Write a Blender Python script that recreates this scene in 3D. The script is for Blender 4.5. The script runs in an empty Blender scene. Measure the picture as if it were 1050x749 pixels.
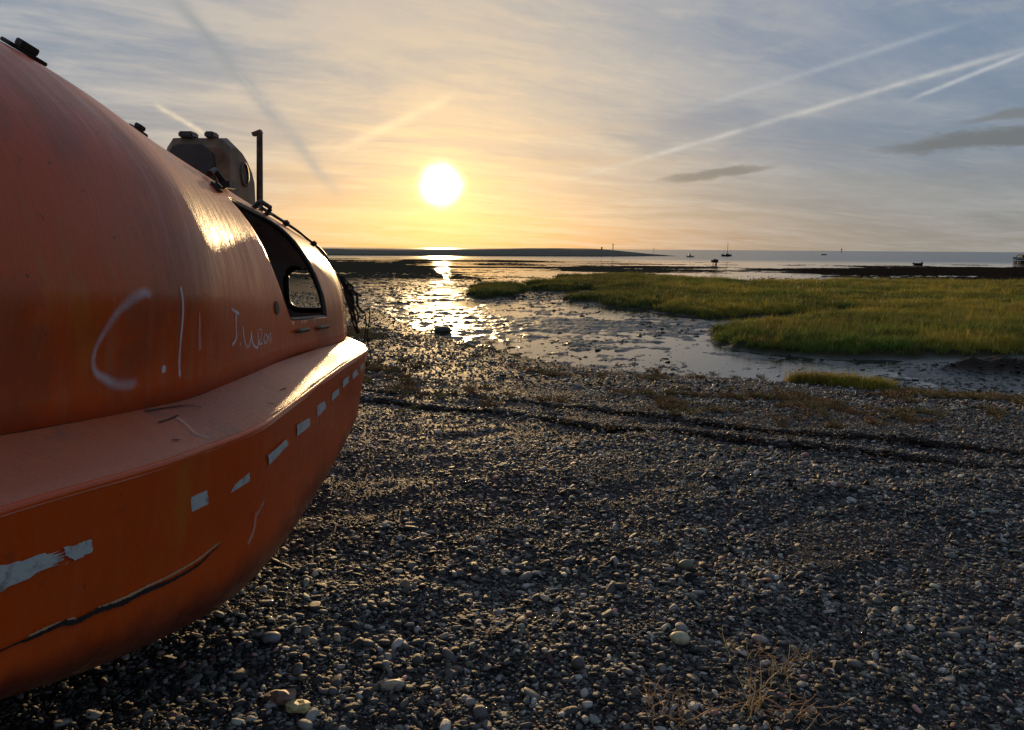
import bpy, bmesh, math, random
import numpy as np
from mathutils import Matrix, Vector

S = bpy.context.scene
COL = S.collection
rad = math.radians

# ------------------------------------------------------------------ camera
PITCH, ROLL, FPX, CH = math.atan(119.5 / 764.0), 0.0073, 764.0, 1.65
f = np.array([0, math.cos(PITCH), -math.sin(PITCH)])
r0 = np.array([1.0, 0, 0]); u0 = np.cross(r0, f)
rr = r0 * math.cos(ROLL) + u0 * math.sin(ROLL)
uu = -r0 * math.sin(ROLL) + u0 * math.cos(ROLL)
cam = bpy.data.cameras.new('camera')
cam.sensor_width = 36; cam.lens = FPX / 1050 * 36
cam.clip_start = 0.05; cam.clip_end = 60000
co = bpy.data.objects.new('camera', cam); COL.objects.link(co)
co.matrix_world = Matrix(((rr[0], uu[0], -f[0], 0), (rr[1], uu[1], -f[1], 0), (rr[2], uu[2], -f[2], CH), (0, 0, 0, 1)))
S.camera = co

# ------------------------------------------------------------------ view + sun
S.view_settings.view_transform = 'Standard'
try: S.view_settings.look = 'None'
except Exception: pass
S.view_settings.exposure = 0.22; S.view_settings.gamma = 1.0
S.view_settings.use_curve_mapping = False
S.cycles.max_bounces = 6; S.cycles.transparent_max_bounces = 12
S.cycles.sample_clamp_indirect = 4.0
SUN = Vector((-0.0942, 0.9923, 0.0807)).normalized()
SUN_EL = math.asin(SUN.z); SUN_AZ = math.atan2(SUN.x, SUN.y)
sl = bpy.data.lights.new('sun', 'SUN'); sl.energy = 2.7; sl.angle = rad(1.2); sl.color = (1.0, 0.66, 0.31)
so = bpy.data.objects.new('sun', sl); COL.objects.link(so)
so.rotation_euler = SUN.to_track_quat('Z', 'Y').to_euler()

# ------------------------------------------------------------------ node helpers
class X:
    """Tiny expression wrapper: python operators become Math nodes."""
    nt = None
    def __init__(s, sock): s.s = sock
    @staticmethod
    def op(o, *a, clamp=False):
        n = X.nt.nodes.new('ShaderNodeMath'); n.operation = o; n.use_clamp = clamp
        for i, v in enumerate(a):
            if isinstance(v, X): X.nt.links.new(v.s, n.inputs[i])
            else: n.inputs[i].default_value = float(v)
        return X(n.outputs[0])
    def __add__(a, b): return X.op('ADD', a, b)
    __radd__ = __add__
    def __sub__(a, b): return X.op('SUBTRACT', a, b)
    def __rsub__(a, b): return X.op('SUBTRACT', b, a)
    def __mul__(a, b): return X.op('MULTIPLY', a, b)
    __rmul__ = __mul__
    def __truediv__(a, b): return X.op('DIVIDE', a, b)
    def __rtruediv__(a, b): return X.op('DIVIDE', b, a)
    def __pow__(a, b): return X.op('POWER', a, b)
def mx(a, b): return X.op('MAXIMUM', a, b)
def mn(a, b): return X.op('MINIMUM', a, b)
def xabs(a): return X.op('ABSOLUTE', a)
def sat(a): return X.op('ADD', a, 0.0, clamp=True)
def xexp(a): return X.op('EXPONENT', a)
def ss(a, lo, hi, t0=0.0, t1=1.0):
    n = X.nt.nodes.new('ShaderNodeMapRange'); n.interpolation_type = 'SMOOTHSTEP'
    X.nt.links.new(a.s, n.inputs[0])
    for i, v in enumerate((lo, hi, t0, t1)): n.inputs[i + 1].default_value = v
    return X(n.outputs[0])
def vec(x, y, z):
    n = X.nt.nodes.new('ShaderNodeCombineXYZ')
    for i, v in enumerate((x, y, z)):
        if isinstance(v, X): X.nt.links.new(v.s, n.inputs[i])
        else: n.inputs[i].default_value = v
    return n.outputs[0]
def noise(v, scale=5.0, detail=4.0, rough=0.5, dist=0.0, lac=2.0):
    n = X.nt.nodes.new('ShaderNodeTexNoise')
    n.inputs['Scale'].default_value = scale; n.inputs['Detail'].default_value = detail
    n.inputs['Roughness'].default_value = rough; n.inputs['Distortion'].default_value = dist
    n.inputs['Lacunarity'].default_value = lac
    if v is not None: X.nt.links.new(v, n.inputs['Vector'])
    return X(n.outputs[0])
def vor(v, scale, out=0, feature='F1', rnd=1.0):
    n = X.nt.nodes.new('ShaderNodeTexVoronoi'); n.feature = feature
    n.inputs['Scale'].default_value = scale; n.inputs['Randomness'].default_value = rnd
    X.nt.links.new(v, n.inputs['Vector'])
    return X(n.outputs[out])
def mixc(fac, a, b, mode='MIX'):
    n = X.nt.nodes.new('ShaderNodeMix'); n.data_type = 'RGBA'; n.blend_type = mode; n.clamp_factor = True
    if isinstance(fac, X): X.nt.links.new(fac.s, n.inputs[0])
    else: n.inputs[0].default_value = fac
    for v, i in ((a, 6), (b, 7)):
        if isinstance(v, (tuple, list)): n.inputs[i].default_value = (*v, 1)[:4] if len(v) == 3 else v
        else: X.nt.links.new(v, n.inputs[i])
    return n.outputs[2]
def scl(col, k):
    n = X.nt.nodes.new('ShaderNodeVectorMath'); n.operation = 'SCALE'
    if isinstance(col, (tuple, list)): n.inputs[0].default_value = col[:3]
    else: X.nt.links.new(col, n.inputs[0])
    if isinstance(k, X): X.nt.links.new(k.s, n.inputs['Scale'])
    else: n.inputs['Scale'].default_value = k
    return n.outputs[0]
def addv(a, b):
    n = X.nt.nodes.new('ShaderNodeVectorMath'); n.operation = 'ADD'
    for i, v in enumerate((a, b)):
        if isinstance(v, (tuple, list)): n.inputs[i].default_value = v[:3]
        else: X.nt.links.new(v, n.inputs[i])
    return n.outputs[0]
def dotc(v, c):
    n = X.nt.nodes.new('ShaderNodeVectorMath'); n.operation = 'DOT_PRODUCT'
    X.nt.links.new(v, n.inputs[0]); n.inputs[1].default_value = c
    return X(n.outputs['Value'])
def sep(v):
    n = X.nt.nodes.new('ShaderNodeSeparateXYZ'); X.nt.links.new(v, n.inputs[0])
    return X(n.outputs[0]), X(n.outputs[1]), X(n.outputs[2])
def texco(which='Object'):
    n = X.nt.nodes.new('ShaderNodeTexCoord'); return n.outputs[which]
def geopos():
    n = X.nt.nodes.new('ShaderNodeNewGeometry'); return n.outputs['Position']
def attr(name, typ='GEOMETRY', out='Color'):
    n = X.nt.nodes.new('ShaderNodeAttribute'); n.attribute_name = name; n.attribute_type = typ
    return n.outputs[out]
def bump(h, strength=0.3, dist=0.01, normal=None):
    n = X.nt.nodes.new('ShaderNodeBump'); n.inputs['Strength'].default_value = strength
    n.inputs['Distance'].default_value = dist; X.nt.links.new(h.s, n.inputs['Height'])
    if normal is not None: X.nt.links.new(normal, n.inputs['Normal'])
    return n.outputs[0]
def new_mat(name):
    m = bpy.data.materials.new(name); m.use_nodes = True
    X.nt = m.node_tree
    return m, m.node_tree.nodes['Principled BSDF']
def setp(p, key, v):
    i = p.inputs[key]
    if isinstance(v, X): X.nt.links.new(v.s, i)
    elif isinstance(v, bpy.types.NodeSocket): X.nt.links.new(v, i)
    elif isinstance(v, (tuple, list)): i.default_value = (*v, 1) if len(v) == 3 else v
    else: i.default_value = v
def simple(name, col, rough=0.6, metal=0.0, var=0.25, scale=8.0, bs=0.2, bd=0.004, spec=0.5):
    m, p = new_mat(name)
    v = texco(); n = noise(v, scale, 5, 0.6)
    dark = tuple(c * (1 - var) for c in col); lite = tuple(min(1, c * (1 + var)) for c in col)
    setp(p, 'Base Color', mixc(ss(n, 0.3, 0.7), dark, lite))
    setp(p, 'Roughness', rough); setp(p, 'Metallic', metal); setp(p, 'Specular IOR Level', spec)
    setp(p, 'Normal', bump(noise(v, scale * 5, 3), bs, bd))
    return m

# ------------------------------------------------------------------ world: Nishita sky + high cirrus, contrails, sun glare
W = bpy.data.worlds.new('World'); S.world = W; W.use_nodes = True
X.nt = W.node_tree
for n in list(W.node_tree.nodes): W.node_tree.nodes.remove(n)
out = W.node_tree.nodes.new('ShaderNodeOutputWorld')
bg = W.node_tree.nodes.new('ShaderNodeBackground'); bg.inputs['Strength'].default_value = 0.1
W.node_tree.links.new(bg.outputs[0], out.inputs[0])
sky = W.node_tree.nodes.new('ShaderNodeTexSky'); sky.sky_type = 'NISHITA'; sky.sun_disc = False
sky.sun_elevation = SUN_EL; sky.sun_rotation = SUN_AZ
sky.air_density = 1.0; sky.dust_density = 1.5; sky.ozone_density = 2.0; sky.altitude = 0
D = texco('Generated')
dx, dy, dz = sep(D)
cosang = mn(mx(dotc(D, tuple(SUN)), -1.0), 1.0)
ang = X.op('ARCCOSINE', cosang) * (180 / math.pi)
el = X.op('ARCSINE', mn(mx(dz, -1.0), 1.0)) * (180 / math.pi)
az = X.op('ARCTAN2', dx, dy) * (180 / math.pi)
zz = mx(dz, 0.0) + 0.07
px_, py_ = dx / zz, dy / zz                       # cloud deck plane
warm = xexp(ang * ang * (-1 / (18.0 ** 2)))       # nearness to the sun
low = xexp(mx(el, 0.0) * (-1 / 7.0))
# clear-air colour (linear), x10 because the background strength is 0.1
hor = mixc(warm, (0.25, 0.245, 0.215), (0.74, 0.38, 0.115))
hi_ = mixc(warm, (0.125, 0.20, 0.335), (0.27, 0.34, 0.39))
base = mixc(low, hi_, hor)
# cirrus veil
ca, sa = math.cos(rad(28)), math.sin(rad(28))
qx = px_ * ca + py_ * sa; qy = py_ * ca - px_ * sa
w1 = noise(vec(px_ * 0.5, py_ * 0.5, 3.1), 1.0, 3, 0.5)
v1 = noise(vec(qx * 0.40 + w1 * 1.6, qy * 0.95 + w1 * 1.1, 0.0), 1.0, 9, 0.64, 0.35)
v2 = noise(vec(qx * 1.6, qy * 3.8 + w1 * 2.0, 5.0), 1.3, 6, 0.6)
v3 = noise(vec(px_ * 9.0, py_ * 4.0 + w1 * 3.0, 9.0), 1.5, 3, 0.6)
veil = ss(v1, 0.34, 0.66) * 0.75 + ss(v2, 0.42, 0.72) * 0.38 + (v3 - 0.5) * 0.35 * ss(v1, 0.4, 0.6)
leftish = ss(az, 30.0, -6.0, 0.0, 1.0)
veil = sat(veil * (0.45 + leftish * 0.65) + leftish * 0.12)
veilc = mixc(xexp(ang * (-1 / 17.0)), (0.40, 0.44, 0.48), (0.80, 0.55, 0.27))
sk = mixc(veil * 0.85, base, veilc)
grey = ss(v1, 0.52, 0.30) * ss(noise(vec(qx * 0.9, qy * 2.2 + w1, 7.0), 1.0, 5, 0.6), 0.38, 0.62)
sk = mixc(grey * 0.38 * ss(el, 3.0, 9.0), sk, (0.19, 0.24, 0.31))
mott = noise(vec(px_ * 3.2 + w1 * 2.0, py_ * 3.2, 4.0), 1.6, 4, 0.6)
sk = mixc(ss(mott, 0.5, 0.7) * 0.25 * ss(el, 6.0, 14.0), sk, (0.44, 0.43, 0.40))
# low cloud bank streaks near the horizon
hb = noise(vec(az * 0.035, el * 0.75, 1.0), 1.0, 5, 0.55)
sk = mixc(ss(hb, 0.5, 0.68) * ss(el, 11.0, 5.0) * 0.35, sk, mixc(warm, (0.22, 0.23, 0.25), (0.85, 0.50, 0.20)))
# contrails: great circles (plane normal, middle, half length, width)
def trail(n_, mid, half, wid, amt, col, soft=1.0):
    global sk
    wob = noise(scl(D, 14.0), 1.0, 4, 0.6) - 0.5
    d = xabs(dotc(D, n_) + wob * wid * 0.9)
    a = X.op('ARCCOSINE', mn(dotc(D, mid), 1.0))
    brk = ss(noise(scl(D, 22.0), 1.0, 4, 0.65), 0.3, 0.62)
    m = xexp(d * d * (-1 / wid ** 2)) * ss(a, half * 1.15, half * 0.6) * (brk * 0.7 + 0.3)
    sk = mixc(m * amt, sk, col)
trail((0.2781, 0.0651, -0.9584), (0.3221, 0.9336, 0.1568), 0.26, 0.0030, 0.6, (0.62, 0.60, 0.56))
trail((0.2781, 0.0651, -0.9584), (0.26, 0.96, 0.137), 0.16, 0.012, 0.2, (0.44, 0.42, 0.38))
trail((0.3823, -0.0171, -0.9239), (0.4937, 0.849, 0.1886), 0.06, 0.0024, 0.55, (0.60, 0.60, 0.60))
trail((0.2993, 0.1014, -0.9488), (0.3535, 0.9118, 0.209), 0.16, 0.0035, 0.26, (0.55, 0.57, 0.58))
trail((-0.7584, -0.1284, -0.6391), (-0.3047, 0.9365, 0.1734), 0.15, 0.0085, 0.85, (0.235, 0.27, 0.30))
trail((-0.7584, -0.1284, -0.6391), (-0.285, 0.935, 0.21), 0.05, 0.003, 0.4, (0.62, 0.58, 0.5))
trail((-0.4956, -0.0735, -0.8654), (-0.3887, 0.9098, 0.1454), 0.035, 0.003, 0.7, (0.95, 0.78, 0.52))
trail((0.4142, 0.2048, -0.8868), (-0.153, 0.9762, 0.154), 0.09, 0.006, 0.4, (1.1, 0.78, 0.45))
# small dark clouds: azimuth, elevation, half sizes (degrees), tilt
def blob(a0, e0, wa, we, tilt, amt, col):
    global sk
    n1 = noise(vec(az * 0.35, el * 1.1, 2.0), 1.0, 5, 0.6) - 0.5
    u_ = az - a0; v_ = el - e0 - u_ * tilt + n1 * we * 2.2
    d = (u_ / wa) * (u_ / wa) + (v_ / we) * (v_ / we)
    sk = mixc(ss(d, 1.25, 0.15) * amt, sk, col)
blob(14.7, 5.42, 4.4, 0.40, 0.10, 0.9, (0.16, 0.16, 0.165))
blob(31.5, 7.0, 6.6, 0.62, 0.05, 0.95, (0.13, 0.14, 0.155))
blob(33.6, 8.5, 4.0, 0.34, 0.10, 0.85, (0.16, 0.17, 0.185))
blob(13.0, 2.5, 8.0, 0.30, 0.02, 0.4, (0.30, 0.27, 0.22))
blob(24.0, 4.2, 14.0, 1.2, 0.0, 0.3, (0.22, 0.225, 0.23))
# glare round the sun
rag = 1.0 + (noise(scl(D, 30.0), 1.0, 4, 0.6) - 0.5) * 0.35
g1 = xexp((ang * rag / 1.2) ** 3.2 * -1.0); g2 = xexp(ang * ang * (-1 / 2.9 ** 2)); g3 = xexp(ang * (-1 / 6.5))
dim = 0.74 + 0.26 * ss(ang, 115.0, 38.0)          # the sky away from the sunset is darker
sk = scl(sk, dim)
glow = addv(scl((1.0, 0.88, 0.50), g1 * 8.0), addv(scl((1.0, 0.62, 0.10), g2 * 0.30), scl((0.85, 0.38, 0.05), g3 * (0.10 + veil * 0.06))))
sk = addv(sk, glow)
nsk = scl(sky.outputs[0], 0.12)                      # share of the physical sky
fin = addv(scl(sk, 8.5), nsk)
W.node_tree.links.new(fin, bg.inputs['Color'])
#MARK_STRUCT

# ------------------------------------------------------------------ numpy noise and terrain
def _h(ix, iy, seed):
    n = (ix.astype(np.int64) * 374761393 + iy.astype(np.int64) * 668265263 + seed * 1442695041) & 0xFFFFFFFF
    n = ((n ^ (n >> 13)) * 1274126177) & 0xFFFFFFFF
    n = (n ^ (n >> 16)) & 0xFFFFFFFF
    return n.astype(np.float64) / 4294967295.0
def vnoise(x, y, seed=0):
    x0 = np.floor(x); y0 = np.floor(y); fx = x - x0; fy = y - y0
    fx = fx * fx * (3 - 2 * fx); fy = fy * fy * (3 - 2 * fy)
    a, b = _h(x0, y0, seed), _h(x0 + 1, y0, seed); c, d = _h(x0, y0 + 1, seed), _h(x0 + 1, y0 + 1, seed)
    return (a * (1 - fx) + b * fx) * (1 - fy) + (c * (1 - fx) + d * fx) * fy
def fbm(x, y, scale, octs=4, seed=0, gain=0.5):
    t = np.zeros_like(x, dtype=float); a = 1.0; n = 0.0
    for o in range(octs):
        k = 2.0 ** o / scale
        t += a * (vnoise(x * k + o * 17.3, y * k - o * 9.1, seed + o) - 0.5); n += a; a *= gain
    return t / n * 2.0                                  # about -1..1
def sst(x, a, b):
    t = np.clip((x - a) / (b - a), 0, 1); return t * t * (3 - 2 * t)
def pind(x, y, poly):
    """signed distance (positive inside) to a polygon"""
    P = np.array(poly, float); ins = np.zeros(x.shape, bool); dm = np.full(x.shape, 1e9)
    for i in range(len(P)):
        (x1, y1), (x2, y2) = P[i], P[(i + 1) % len(P)]
        with np.errstate(divide='ignore', invalid='ignore'):
            c = ((y1 > y) != (y2 > y)) & (x < (x2 - x1) * (y - y1) / (y2 - y1 + 1e-12) + x1)
        ins ^= c
        ex, ey = x2 - x1, y2 - y1
        t = np.clip(((x - x1) * ex + (y - y1) * ey) / (ex * ex + ey * ey + 1e-12), 0, 1)
        dm = np.minimum(dm, (x - x1 - t * ex) ** 2 + (y - y1 - t * ey) ** 2)
    d = np.sqrt(dm)
    return np.where(ins, d, -d)
WL = -0.80                                              # water level
SHX = [-300, -60, -30, -15, -9.1, -4.3, -2.4, -1.1, 0.7, 2.3, 3.6, 5.0, 6.8, 8.4, 14, 30, 80, 300]
SHY = [420, 130, 82, 52, 38.5, 26.2, 21.2, 18.5, 15.6, 14.4, 14.3, 13.7, 13.0, 12.1, 9.5, 6, 2, -20]
MARSH = [(6.06, 22.4), (5.6, 19.99), (5.74, 18.53), (6.34, 17.6), (7.39, 17.0), (8.81, 16.8), (10.23, 17.0), (11.6, 17.3),
         (12.6, 17.7), (13.6, 18.6), (15, 18.4), (19, 17.5), (30, 17), (60, 18), (80, 40), (62, 52), (44, 55), (31.3, 58), (24.6, 58),
         (19, 56), (16.4, 53.7), (14.3, 64), (10.6, 70), (5.5, 66), (2.8, 60), (0.6, 50), (1.3, 44), (1.55, 38.6), (2.6, 35.6), (3.4, 31.2),
         (5.0, 30.6), (6.6, 27.6), (7.9, 26.4), (10.4, 26.6), (12.3, 30.5), (11.4, 26.6), (9.4, 25.6), (7.6, 24.6)]
POOL = [(2.1, 42.8), (4.6, 45.1), (5.0, 39.4), (2.5, 37.2)]
LEFTM = [(-2.6, 39.4), (-2.3, 46), (-0.6, 50), (0.4, 49), (0.9, 44), (-0.1, 38), (-1.6, 35.9)]
TUFTS = [(5.0, 13.35), (5.35, 13.55), (5.9, 13.3), (6.4, 12.65), (6.3, 12.3), (5.7, 12.75), (5.2, 13.0)]
BANK = [(9.0, 15.3), (9.6, 15.75), (11.0, 15.9), (20, 15.2), (34, 12), (34, 9.5), (20, 13.6), (11, 14.7), (9.7, 14.9)]
WEEDB = [(28, 78), (45, 104), (60, 120), (110, 130), (190, 110), (160, 50), (70, 52), (40, 62)]
def shore(x): return np.interp(x, SHX, SHY)
def marsh_d(x, y):
    w = fbm(x, y, 3.0, 3, 40) * 0.9
    a = pind(x, y, MARSH) + w * (0.7 + 2.2 * sst(y, 27, 38) * sst(14 - x, 0, 6)) - 0.9 * sst(y, 29, 36) * sst(12 - x, 0, 6)
    a = np.minimum(a, -pind(x, y, POOL) - w * 0.5)
    cy = np.interp(x, [4.5, 6.2, 8.0, 10.0, 12.0, 14.5], [23.5, 24.6, 25.9, 27.2, 28.4, 30.5])
    cdist = np.abs(y - cy) * 0.8 + np.clip(x - 13.5, 0, 9) * 2 - np.clip(12.5 - x, 0, 9) * 0.14
    a = np.minimum(a, cdist - 0.75 + w * 0.35)
    b = pind(x, y, LEFTM) + w * 0.6
    c = pind(x, y, TUFTS) + fbm(x, y, 0.6, 2, 41) * 0.12
    return np.maximum(np.maximum(a, b), c)
W1 = [(-6, 10.3), (-1.78, 9.21), (-1.03, 9.11), (-0.06, 8.78), (0.84, 8.36), (1.81, 7.7), (2.4, 7.28), (2.87, 6.99), (3.69, 6.58), (4.42, 6.22), (8, 4.4)]
W2 = [(-6, 9.3), (-1.61, 8.62), (-0.81, 8.1), (-0.05, 7.83), (0.74, 7.32), (1.63, 6.91), (2.38, 6.41), (3.14, 6.1), (8, 3.4)]
def wline(x, y, L, seed):
    yy = np.interp(x, [p[0] for p in L], [p[1] for p in L])
    return (y - yy) * 0.9 + fbm(x, y, 1.2, 3, seed) * 0.16
def terrain(x, y, full=False):
    x = np.asarray(x, float); y = np.asarray(y, float)
    ys = shore(x) + fbm(x, y, 2.2, 4, 3) * 0.05 * np.maximum(y, 8)
    fr = np.clip((y - 5.0) / np.maximum(ys - 5.0, 3.0), -1, 3)
    frc = np.clip(fr, 0, 1)
    beach = -0.76 * (frc ** 1.25) + np.clip(-fr, 0, 1) * 0.12
    near = np.exp(-np.hypot(x, y) / 9)
    lump = fbm(x, y, 1.5, 3, 11) * 0.035 + fbm(x, y, 0.42, 3, 12) * 0.026
    a = math.radians(24)
    rip = fbm(x * math.cos(a) + y * math.sin(a), (y * math.cos(a) - x * math.sin(a)) * 3.2, 1.4, 3, 14) * 0.03
    pits = -sst(fbm(x, y, 0.5, 2, 15), 0.35, 0.85) * 0.03
    beach = beach + (lump + rip + pits) * (1 - frc * 0.65)
    d1, d2 = wline(x, y, W1, 21), wline(x, y, W2, 22)
    wk1 = np.exp(-(d1 / 0.07) ** 2) * (0.55 + 0.45 * sst(x, -2, 3)); wk2 = np.exp(-(d2 / 0.06) ** 2) * 0.8
    # a low berm whose camera-side face is shaded from the sun
    beach = beach + 0.042 * np.exp(-((d1 - 0.16) / 0.2) ** 2) * sst(x, -3, 2) + 0.032 * np.exp(-((d2 - 0.14) / 0.16) ** 2) - 0.02 * wk1 - 0.02 * wk2
    # mudflat
    sc = np.clip(y / 22.0, 0.8, 4.0)
    m1 = fbm(x, y, 0.55, 4, 31, 0.62); m2 = fbm(x, y, 5.0, 3, 32); m3 = fbm(x, y * 0.45, 14.0, 4, 33)
    m0 = fbm(x, y, 1.9, 3, 34)
    m5 = fbm(x, y, 0.26, 3, 38, 0.6)
    mud = WL - 0.017 + m1 * 0.078 + np.clip(m5, -0.2, 1) * 0.035 + m0 * 0.040 + m2 * 0.045
    leftw = sst(-x / np.maximum(y, 1), 0.05, 0.15) * sst(y, 24, 30) * (1 - 0.35 * sst(y, 110, 150))
    mud = mud + leftw * (0.07 + 0.035 * (1 - sst(y, 50, 70))) * (0.7 + m3 * 1.3)
    sunp = np.exp(-((x / np.maximum(y, 1) + 0.085) / 0.075) ** 2) * sst(y, 18, 26)
    mud = mud + sunp * 0.024 * (1 + fbm(x, y, 3.0, 3, 39) * 2.0)
    ptch = np.exp(-((x - 2.6) / 2.6) ** 2 - ((y - 23) / 3.5) ** 2) * 0.022
    creek = sst(x, 5.0, 7.5) * (1 - sst(y, 17.5, 20))
    mud = mud * (1 - creek * 0.8) + creek * 0.8 * (WL + 0.020 + m0 * 0.035 + m1 * 0.03 + m5 * 0.012) + ptch
    far = sst(y, 45, 90)
    mud = mud * (1 - far) + far * (WL + 0.000 + leftw * 0.045 + m3 * 0.10 + fbm(x * 0.3, y, 7.0, 4, 35, 0.65) * 0.12 + m1 * 0.04 - 0.045 * sst(x / np.maximum(y, 1), 0.12, 0.35) - 0.05 * sst(y, 125, 180))
    deep = sst(y + x * 0.10 + fbm(x, y, 60, 3, 36) * 16, 150, 215) * (1 - 0.93 * sst(-x / np.maximum(y, 1), 0.06, 0.16))
    mud = mud - deep * 1.2
    bd = pind(x, y, BANK); wd = pind(x, y, WEEDB) + fbm(x, y, 14, 4, 37) * 16
    mud = mud + sst(bd, -0.25, 0.35) * (0.24 + m1 * 0.10)
    mud = mud + sst(wd, -6, 6) * (0.10 + m1 * 0.08 + m2 * 0.10)
    md = marsh_d(x, y)
    plat = sst(md, -0.25, 0.3)
    mud = mud + plat * (0.15 + m0 * 0.03)
    k = sst(fr, 0.93, 1.07)
    z = beach * (1 - k) + mud * k
    z = z + plat * (1 - k) * 0.07
    if not full: return z
    return z, dict(k=k, fr=fr, md=md, bd=bd, wd=wd, wk1=wk1, wk2=wk2, d1=d1, d2=d2, far=far)

# ------------------------------------------------------------------ object helpers
def link_mesh(name, me, mat=None, parent=None, smooth=True):
    o = bpy.data.objects.new(name, me); COL.objects.link(o)
    if mat is not None:
        for m in (mat if isinstance(mat, (list, tuple)) else [mat]): me.materials.append(m)
    if smooth and len(me.polygons): me.polygons.foreach_set('use_smooth', [True] * len(me.polygons))
    if parent is not None: o.parent = parent
    return o
def mesh_from(name, V, F):
    me = bpy.data.meshes.new(name); V = np.asarray(V, np.float32).reshape(-1, 3)
    F = np.asarray(F, np.int32)
    if F.ndim == 2:
        me.vertices.add(len(V)); me.vertices.foreach_set('co', V.ravel())
        me.loops.add(F.size); me.loops.foreach_set('vertex_index', F.ravel())
        me.polygons.add(len(F)); me.polygons.foreach_set('loop_start', np.arange(len(F), dtype=np.int32) * F.shape[1])
        me.update(calc_edges=True)
    me.validate()
    return me
def empty(name, loc, label, cat, group=None):
    o = bpy.data.objects.new(name, None); COL.objects.link(o); o.location = loc
    o.empty_display_size = 0.2
    o['label'] = label; o['category'] = cat
    if group: o['group'] = group
    return o
def tag(o, label, cat, group=None, kind=None):
    o['label'] = label; o['category'] = cat
    if group: o['group'] = group
    if kind: o['kind'] = kind
    return o
def grid_faces(nr, nc, wrap=False):
    i = np.arange(nr - 1)[:, None]; j = np.arange(nc if wrap else nc - 1)[None, :]
    a = i * nc + j; b = i * nc + (j + 1) % nc; c = (i + 1) * nc + (j + 1) % nc; d = (i + 1) * nc + j
    return np.stack([a, b, c, d], -1).reshape(-1, 4)
def bm_obj(name, fn, mat, parent=None, origin=(0, 0, 0), smooth=False, bevel=0.0):
    bm = bmesh.new(); fn(bm)
    if bevel > 0:
        bmesh.ops.bevel(bm, geom=[e for e in bm.edges if e.calc_face_angle(0) > 0.5], offset=bevel, segments=2, affect='EDGES')
    bmesh.ops.translate(bm, verts=bm.verts, vec=-Vector(origin))
    bmesh.ops.recalc_face_normals(bm, faces=bm.faces)
    me = bpy.data.meshes.new(name); bm.to_mesh(me); bm.free()
    return link_mesh(name, me, mat, parent, smooth)
def add_box(bm, c, s, rot=None):
    m = Matrix.Translation(c) @ (rot.to_4x4() if rot is not None else Matrix()) @ Matrix.Diagonal((*s, 1))
    bmesh.ops.create_cube(bm, size=1.0, matrix=m)
def add_tube(bm, pts, r, seg=8, caps=True):
    pts = [Vector(p) for p in pts]; n = len(pts); rs = r if isinstance(r, (list, tuple)) else [r] * n
    rings = []; up = Vector((0, 0, 1))
    for i, p in enumerate(pts):
        t = (pts[min(i + 1, n - 1)] - pts[max(i - 1, 0)]).normalized()
        a = t.cross(up if abs(t.z) < 0.9 else Vector((1, 0, 0))).normalized(); b = a.cross(t)
        rings.append([bm.verts.new(p + (a * math.cos(2 * math.pi * k / seg) + b * math.sin(2 * math.pi * k / seg)) * rs[i]) for k in range(seg)])
    for i in range(n - 1):
        for k in range(seg): bm.faces.new((rings[i][k], rings[i][(k + 1) % seg], rings[i + 1][(k + 1) % seg], rings[i + 1][k]))
    if caps: bm.faces.new(rings[0][::-1]); bm.faces.new(rings[-1])
def scatter(name, protos, pts, rot, scale, colr, idx, mat_kind):
    """one countless mass: prototypes instanced on points through geometry nodes"""
    pc = bpy.data.collections.new(name + '_shapes')
    for o in protos: pc.objects.link(o)
    me = bpy.data.meshes.new(name); me.vertices.add(len(pts))
    me.vertices.foreach_set('co', np.asarray(pts, np.float32).ravel())
    for nm, typ, dat, key in (('rot', 'FLOAT_VECTOR', rot, 'vector'), ('scl', 'FLOAT_VECTOR', scale, 'vector'), ('tint', 'FLOAT_COLOR', colr, 'color')):
        at = me.attributes.new(nm, typ, 'POINT'); at.data.foreach_set(key, np.asarray(dat, np.float32).ravel())
    at = me.attributes.new('pick', 'INT', 'POINT'); at.data.foreach_set('value', np.asarray(idx, np.int32))
    o = bpy.data.objects.new(name, me); COL.objects.link(o)
    g = bpy.data.node_groups.new(name + '_scatter', 'GeometryNodeTree')
    g.interface.new_socket('Geometry', in_out='INPUT', socket_type='NodeSocketGeometry')
    g.interface.new_socket('Geometry', in_out='OUTPUT', socket_type='NodeSocketGeometry')
    N = g.nodes; L = g.links
    gi = N.new('NodeGroupInput'); go = N.new('NodeGroupOutput')
    ci = N.new('GeometryNodeCollectionInfo'); ci.inputs['Collection'].default_value = pc
    ci.inputs['Separate Children'].default_value = True; ci.inputs['Reset Children'].default_value = True
    ip = N.new('GeometryNodeInstanceOnPoints'); ip.inputs['Pick Instance'].default_value = True
    def na(nm, t):
        n = N.new('GeometryNodeInputNamedAttribute'); n.data_type = t; n.inputs['Name'].default_value = nm
        return n.outputs['Attribute']
    L.new(gi.outputs[0], ip.inputs['Points']); L.new(ci.outputs[0], ip.inputs['Instance'])
    L.new(na('pick', 'INT'), ip.inputs['Instance Index'])
    L.new(na('rot', 'FLOAT_VECTOR'), ip.inputs['Rotation']); L.new(na('scl', 'FLOAT_VECTOR'), ip.inputs['Scale'])
    L.new(ip.outputs[0], go.inputs[0])
    md = o.modifiers.new('scatter', 'NODES'); md.node_group = g
    o['kind'] = 'stuff'
    return o
rng = np.random.default_rng(7)

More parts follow.
